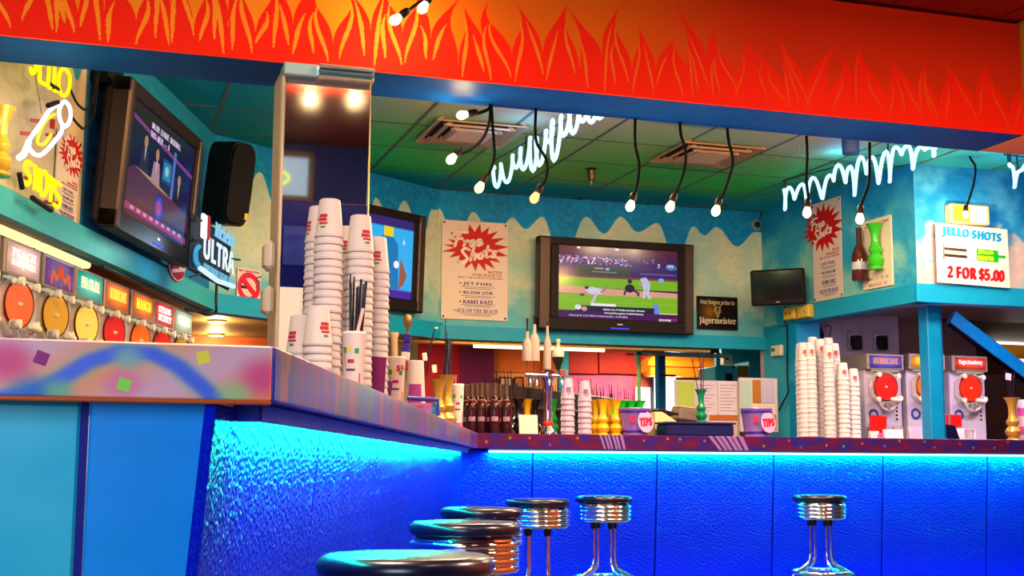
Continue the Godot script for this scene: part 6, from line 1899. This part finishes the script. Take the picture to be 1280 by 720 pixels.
	solo("paper_tag", "white tag on a straw of the gold cup at the outer end", "tag", bx(0.05, 0.05, 0.003, 0.001), mat(C("b8a8b0"), 0.5), TV(sp(1260.5, 471, 8.23), 18, 0, -6))
	q = sp(1280, 500, 8.32)
	o = thing("logo_cup", "white cup with pink bands at the outer end of the bar", "cup", T(q.x, BARY, q.z))
	part(o, "cup_wall", lathe([Vector2(0, 0), Vector2(0.06, 0), Vector2(0.068, q.y - BARY), Vector2(0, q.y - BARY)], 24), mat(C("d0c0c8"), 0.5))
	for f: float in [0.25, 0.7]:
		part(o, "pink_band", patch(0.066, (q.y - BARY) * f - 0.03, 0.068, (q.y - BARY) * f + 0.03, -70, 70), mat(C("d048a0"), 0.5))
	q = sz(324, 432, 2.7)
	o = thing("red_cap", "small flat red cap lying on the bar leg at its corner", "red_cap", T(q.x, BARY, q.z))
	part(o, "disc", lathe([Vector2(0, 0), Vector2(0.03, 0), Vector2(0.031, 0.012), Vector2(0, 0.014)], 20), mat(C("c01c24"), 0.35))  # small flat red cap left on the counter
	# gold cup mounted on the wall at the neon
	q = hit(LEFT, 1, 222, 0.09)
	var t := hit(LEFT, 1, 133, 0.09)
	o = thing("wall_cup", "gold novelty cup mounted on a dark board at the frame edge beside the neon", "cup", LEFT * TV(Vector3(q.x - 0.02, q.y, 0.09)))
	shaped_yard(o, gold, t.y - q.y, Transform3D())
	part(o, "board", bx(0.3, (t.y - q.y) * 1.4, 0.012), mat(C("4a2438"), 0.5), T(-0.2, (t.y - q.y) * 0.72, -0.08))
	# blue post under the bulkhead corner
	q = sp(1163.5, 450, 8.06)
	o = thing("post", "bright blue square post standing on the bar under the bulkhead corner", "post", T(q.x, BARY, q.z, 18))
	part(o, "shaft", bx(0.112, 2.105 - BARY, 0.112, 0.006), mottled(C("0878b8"), C("0c88c8"), 1.0, 0.35, 91, 0.03), T(0, (2.105 - BARY) / 2, 0))
	part(o, "corner_bead", bx(0.008, 2.1 - BARY, 0.008), mat(C("0a60a0"), 0.35), T(0.056, (2.105 - BARY) / 2, 0.056))

# ---------- what shows through the pass-through ----------
func panel_at(called: String, label: String, cat: String, l: float, r: float, t: float, b: float, dist: float, d: float, m: Material, bev := 0.004) -> Node3D:
	var p := sp(l, (t + b) / 2, dist)
	var q := sp(r, (t + b) / 2, dist)
	var u := sp((l + r) / 2, t, dist)
	var v := sp((l + r) / 2, b, dist)
	var c := (p + q) / 2
	return solo(called, label, cat, bx((q - p).length(), u.y - v.y, d, bev), m, TV(Vector3(c.x, (u.y + v.y) / 2, c.z) + W * d / 2, 18))

func bpanel(called: String, l: float, r: float, t: float, b: float, dist: float, d: float, m: Material, p0: Node3D) -> MeshInstance3D:
	var p := sp(l, (t + b) / 2, dist)
	var q := sp(r, (t + b) / 2, dist)
	var u := sp((l + r) / 2, t, dist)
	var v := sp((l + r) / 2, b, dist)
	var c := (p + q) / 2
	return part(p0, called, bx((q - p).length(), u.y - v.y, d, 0.003), m, p0.transform.affine_inverse() * TV(Vector3(c.x, (u.y + v.y) / 2, c.z) + W * d / 2, 18))

func back_room() -> void:
	var red := mottled(C("b02418"), C("c03020"), 0.7, 0.6, 101)
	# big wall panels, standing on the floor of the back room
	var P := func(called: String, label: String, l: float, r: float, t: float, b: float, dist: float, m: Material) -> Node3D:
		return panel_at(called, label, "wall panel", l, r, t, b, dist, 0.05, m)
	P.call("partition", "deep red partition behind the tap handles and gold cups", 480, 577, 400, 702, 13.4, mottled(C("a01828"), C("b02430"), 0.7, 0.6, 102))
	P.call("partition", "dark purple partition above the wine bottles", 575, 617, 400, 702, 13.3, mottled(C("5c1840"), C("702050"), 0.7, 0.5, 103))
	P.call("partition", "orange partition above the draft tower handles", 616, 700, 400, 466, 13.4, mottled(C("e0641c"), C("e87428"), 0.7, 0.6, 104))
	P.call("partition", "peach lower partition with framed pictures behind the bottles", 616, 700, 466.5, 702, 13.42, mottled(C("e89060"), C("f0a070"), 0.7, 0.6, 105))
	P.call("teal_column", "teal column between the orange and red partitions", 699, 711, 400, 702, 13.2, mat(C("1c98a8"), 0.5))
	P.call("partition", "red upper partition above the frosted cup stacks, first half", 711, 747.5, 400, 467, 13.3, red)
	P.call("partition", "red upper partition left of the green pole, second half", 749, 812, 400, 467.5, 13.3, red)
	P.call("partition", "pink and violet lower partition behind the black straws", 711, 793, 468, 702, 13.35, mottled(C("c04c90"), C("d86a70"), 0.5, 0.6, 106))
	P.call("partition", "coral lower partition around the bright doorway", 793, 815, 468, 702, 13.36, mat(C("e07060"), 0.6))
	# framed pictures
	for k: Array in [[625, 640, "dark framed picture on the peach partition"], [643.5, 655, "orange framed picture on the peach partition"]]:
		var o := panel_at("framed_picture", k[2], "picture", k[0], k[1], 471, 485, 13.36, 0.03, mat(C("4a2a20"), 0.5))
		bpanel("print", k[0] + 1.5, k[1] - 1.5, 473, 483, 13.35, 0.01, mat(C("c8a080") if k[0] < 630 else C("d07028"), 0.5), o)
	# bright openings
	var day := glow(C("f4f8ff"), 1.5, C("d8dce4"))
	var o := panel_at("bright_doorway", "glowing white doorway seen past the green pole", "doorway", 794, 814, 483, 512, 13.3, 0.03, mat(C("c87060"), 0.5))
	bpanel("pane", 795, 813, 484, 512, 13.29, 0.01, day, o)
	o = panel_at("bright_window", "tall glowing window behind the blue back-room post", "window", 815.5, 846, 469, 514, 13.25, 0.03, mat(C("3c4c5c"), 0.5))
	bpanel("pane", 818, 845, 470, 514, 13.24, 0.01, day, o)
	var c := sp(830, 490, 13.1)
	area("window_glow", look(c, -W), Vector2(0.4, 0.5), C("f0f6ff"), 1.2)
	# orange hood and awning
	o = panel_at("orange_hood", "banded orange hood over the bright window", "hood", 813, 905, 446, 471, 13.0, 0.3, mottled(C("f48c14"), C("ffa428"), 0.8, 0.5, 107), 0.05)
	bpanel("lower_band", 813, 900, 459, 471, 12.95, 0.1, mottled(C("d8700c"), C("e88418"), 0.8, 0.5, 107), o)
	bpanel("seam", 813, 903, 458, 459.5, 12.94, 0.1, mat(C("a84c08"), 0.5), o)
	var a := sp(802, 443, 10.6)
	var b := sp(899, 444, 10.6)
	c = (a + b) / 2
	o = thing("dark_awning", "flat dark awning hung under the back bulkhead", "awning", TV(c, 18))
	part(o, "cloth", bx((b - a).length(), 0.018, 0.5, 0.005), mat(C("2c3050"), 0.6), T(0, 0, -0.1, 0, 5))
	part(o, "hem", bx((b - a).length(), 0.03, 0.01, 0.003), mat(C("8c94a8"), 0.5), T(0, -0.012, 0.15))
	# posts
	a = sp(825.5, 470, 11.0)
	o = thing("post", "dark blue square post in the back room before the bright window", "post", T(a.x, 0, a.z, 18))
	part(o, "shaft", bx(0.075, 2.3, 0.075, 0.004), mat(C("0c5c94"), 0.4), T(0, 1.15, 0))
	part(o, "bracket", bx(0.16, 0.02, 0.02, 0.003), mat(C("2c1830"), 0.5), T(0.05, sp(838, 470, 11.0).y, 0.05))
	a = sp(798.5, 470, 10.2)
	o = thing("pole", "slim green pole rising to the back bulkhead", "pole", T(a.x, 0, a.z, 18))
	part(o, "shaft", lathe([Vector2(0, 0), Vector2(0.016, 0), Vector2(0.016, 1.93), Vector2(0, 1.93)], 12), mat(C("6cac78"), 0.35))
	part(o, "brace", tube([Vector3(-0.035, 1.92, 0), Vector3(-0.012, 1.75, 0.01)], 0.006, 6), mat(C("7cb084"), 0.35))
	part(o, "cap", bx(0.06, 0.04, 0.06, 0.004), mat(C("3c5c40"), 0.5), T(0, 1.9, 0))
	# louvred white shutter
	o = panel_at("shutter", "white slatted shutter at the edge of the orange hood", "shutter", 894, 905, 447, 476, 12.6, 0.02, mat(C("8c7c74"), 0.5))
	for i in 4:
		bpanel("slat", 894.5 + i * 2.7, 896.3 + i * 2.7, 447, 476, 12.58, 0.02, mat(C("e0d4cc"), 0.5), o)
	# thermostat box on the far post
	o = panel_at("wall_box", "cream control box above the blue cabinets", "control box", 904.5, 916, 443.5, 456, 11.6, 0.08, mat(C("d8ccb4"), 0.45))
	bpanel("display", 907, 911, 447, 450, 11.59, 0.01, mat(C("40483c"), 0.3), o)
	P.call("blue_column", "blue column behind the cream control box", 897.5, 904, 441, 702, 11.7, mat(C("147ca8"), 0.5))
	P.call("teal_partition", "teal wall behind the blue cabinets and control box", 904, 975, 425, 702, 11.8, mottled(C("1c94b0"), C("44a8b4"), 0.8, 0.5, 108))
	# cabinets
	for k: Array in [[895, 923.5, 458, 620, 11.0, 911.5, "teal back-room cabinet with a dark square opening, nearer the straw cup"], [938, 964, 452, 620, 11.2, 954.5, "teal back-room cabinet with a dark square opening, beside the thermostat wall"]]:
		o = panel_at("cabinet", k[6], "cabinet", k[0], k[1], k[2], k[3], k[4], 0.35, mottled(C("1c9cb8"), C("2ca8bc"), 0.9, 0.4, 109), 0.008)
		bpanel("opening", k[5] - 4.5, k[5] + 4.5, k[2] + 9, k[2] + 20, k[4] - 0.006, 0.01, mat(C("141028"), 0.4), o)
		bpanel("hinge", k[0] + 20, k[0] + 24, k[2] - 1, k[2] + 2, k[4] - 0.02, 0.02, mat(C("3c4448"), 0.4), o)
	panel_at("cabinet_end", "olive brown box filling the gap between the two cabinets", "box", 923.5, 937.5, 457, 620, 11.1, 0.3, mat(C("7c6c38"), 0.5))
	# pin boards
	o = panel_at("pin_board", "wide pin board covered with white price lists", "pin board", 845, 924.5, 475.5, 560, 9.55, 0.03, mat(C("b4a8b0"), 0.5))
	bpanel("green_sheet", 847, 868, 477, 512, 9.545, 0.006, mat(C("9cb050"), 0.5), o)
	bpanel("paper", 871, 896, 477, 519, 9.545, 0.006, mat(C("c0b4c4"), 0.5), o)
	bpanel("paper", 898, 923, 477, 519, 9.545, 0.006, mat(C("c4b8c4"), 0.5), o)
	bpanel("cork_strip", 887, 922, 518, 526, 9.546, 0.006, mat(C("a85c30"), 0.6), o)
	bpanel("paper", 889, 922, 526, 548, 9.545, 0.006, mat(C("c8b0b4"), 0.5), o)
	for i in 9:
		bpanel("print_line", 873, 893 - (i % 3) * 3, 481 + i * 4.0, 482 + i * 4.0, 9.543, 0.002, mat(C("8c809c"), 0.6), o)
		bpanel("print_line", 900, 920 - (i % 4) * 2, 481 + i * 4.0, 482 + i * 4.0, 9.543, 0.002, mat(C("8c809c"), 0.6), o)
	o = panel_at("pin_board", "tall pin board with cork and pale sheets beside the teal wall", "pin board", 925, 972.5, 472.5, 540, 9.5, 0.03, mat(C("c4b4b4"), 0.5))
	bpanel("blue_sheet", 926.5, 939, 476, 512, 9.495, 0.006, mat(C("9cb8ac"), 0.5), o)
	bpanel("cork", 941, 951.5, 475, 504, 9.495, 0.006, mat(C("a0682c"), 0.7), o)
	bpanel("paper", 952.5, 968, 474, 504, 9.495, 0.006, mat(C("b0a8bc"), 0.5), o)
	bpanel("paper", 941, 969, 505, 518, 9.495, 0.006, mat(C("d0c0a8"), 0.5), o)
	bpanel("cork", 962, 971, 518, 538, 9.495, 0.006, mat(C("b07838"), 0.7), o)
	# long drinks shelf with black straws behind the bottles
	var s0 := sp(616, 500, 10.3)
	var s1 := sp(800, 500, 12.6)
	var dir := s1 - s0
	var F2 := face(Vector3(s0.x, 0, s0.z), Vector3(s1.x, 0, s1.z))
	o = thing("drinks_shelf", "low brown shelf of straw holders running behind the novelty cups", "shelf", F2)
	var ln := Vector2(dir.x, dir.z).length()
	part(o, "shelf_top", bx(ln, 0.03, 0.2, 0.004), mat(C("5a3a30"), 0.5), T(ln / 2, 1.455, -0.1))
	part(o, "shelf_body", bx(ln, 1.44, 0.16), mat(C("402830"), 0.6), T(ln / 2, 0.72, -0.1))
	part(o, "straw_holder", bx(ln, 0.16, 0.12, 0.01), mat(C("4c3438"), 0.5), T(ln / 2, 1.55, -0.1))
	var sm := mat(C("181014"), 0.4)
	for i in 110:
		var x := ln * (i + rng.randf()) / 110.0
		var z := -0.1 + rng.randf_range(-0.05, 0.06)
		var p := F2 * Vector3(x, 1.48, z + 0.02)
		var q := F2 * Vector3(x + rng.randf_range(-0.03, 0.03), rng.randf_range(1.70, 1.80) if rng.randf() < 0.4 else rng.randf_range(1.63, 1.70), z)
		straw("drinking_straw", "thin black straw in the long holder behind the novelty cups", p, q, sm, "black straws along the drinks shelf", 0.0035)
	# things seen past the pillar and over the bar leg
	P.call("menu_board", "cream menu panel standing behind the tap handles", 480, 520, 420, 735, 10.9, mat(C("d8bc80"), 0.5))
	for i in 2:
		var d: Array = [[271, 401], [270, 418]][i]
		var q := onh(d[0], d[1], 2.295)
		o = thing("downlight", ["round downlight in the tan back-room ceiling, nearer one", "round downlight in the tan back-room ceiling, farther one"][i], "downlight", T(q.x, 2.29, q.z))
		part(o, "trim", tube(circle(0.075, 24), 0.012, 8, true), mat(C("c8b078"), 0.4))
		part(o, "lens", lathe([Vector2(0, 0), Vector2(0.07, 0), Vector2(0.07, 0.004), Vector2(0, 0.004)], 24), glow(C("ffe08c"), 3.0))
		omni(o, "downlight_glow", Vector3(0, -0.08, 0), C("ffdc90"), 0.8, 0.06)
	# outlets in the alcove
	for k: Array in [[1066.5, 428, "black plug pack on the outlet nearer the cup stacks"], [1098.5, 428, "black plug pack on the outlet nearer the blue post"]]:
		var q := sp(k[0], k[1], 9.84)
		o = thing("plug_pack", k[2], "plug", TV(q, 18))
		part(o, "plate", bx(0.10, 0.14, 0.008, 0.002), mat(C("b8a8b0"), 0.5), T(0, 0, -0.004))
		part(o, "adapter", bx(0.085, 0.12, 0.07, 0.01), mat(C("141014"), 0.45), T(0.01, -0.005, 0.035))
		part(o, "cord", tube(smooth([Vector3(-0.03, -0.06, 0.03), Vector3(-0.07, 0.02, 0.03), Vector3(-0.05, 0.10, 0.02), Vector3(0.0, 0.09, 0.02)], 4), 0.005, 6), mat(C("9c8c94"), 0.5))
	var q := sp(1022, 418, 9.82)
	o = thing("hanging_plug", "black round plug and hook above the cup stacks", "plug", TV(q, 18))
	part(o, "plug", lathe([Vector2(0, -0.05), Vector2(0.05, -0.05), Vector2(0.055, 0.0), Vector2(0.03, 0.06), Vector2(0, 0.065)], 16), mat(C("18101c"), 0.5), T(-0.02, 0, 0.03))
	part(o, "hook", tube(smooth([Vector3(0.06, 0.07, 0.02), Vector3(0.10, 0.08, 0.02), Vector3(0.12, 0.05, 0.02), Vector3(0.10, -0.03, 0.02)], 4), 0.006, 6), mat(C("5c4048"), 0.5))
	# blue brace and what lies beyond it
	var e0 := sp(1200, 405, 8.95)
	var e1 := sp(1300, 480, 8.95)
	var mid := (e0 + e1) / 2
	o = thing("brace", "slanting blue brace beside the machine with the red sign", "brace", Transform3D(Basis(Vector3.UP, deg_to_rad(18)) * Basis(Vector3.BACK, atan2(e1.y - e0.y, (e1 - e0).dot(U))), mid))
	part(o, "board", bx((e1 - e0).length() + 0.2, 0.11, 0.06, 0.004), mottled(C("0a7cb8"), C("1290c4"), 1.0, 0.3, 110, 0.03))
	part(o, "lower_edge", bx((e1 - e0).length() + 0.2, 0.012, 0.07, 0.003), mat(C("14102c"), 0.4), T(0, -0.06, 0.0))
	panel_at("grey_duct", "pale grey duct beyond the slanting blue brace", "duct", 1228, 1300, 417, 427, 11.2, 0.3, mat(C("b4b0ac"), 0.4))
	panel_at("light_box", "bright white light box under the grey duct", "lamp", 1240, 1300, 427.5, 430.5, 11.15, 0.05, glow(C("fff8e8"), 1.5))
	panel_at("orange_hood", "orange valance beyond the slanting blue brace", "hood", 1252, 1300, 431, 448, 11.3, 0.1, mottled(C("f48c14"), C("ffa428"), 0.8, 0.5, 107))
	panel_at("bright_window", "small glowing window below the orange valance", "window", 1262, 1300, 448, 462, 11.35, 0.05, glow(C("fff4e8"), 1.3))

func build_more() -> void:
	televisions()
	posters()
	neon()
	fittings()
	machines()
	cups()
	bar_items()
	back_room()
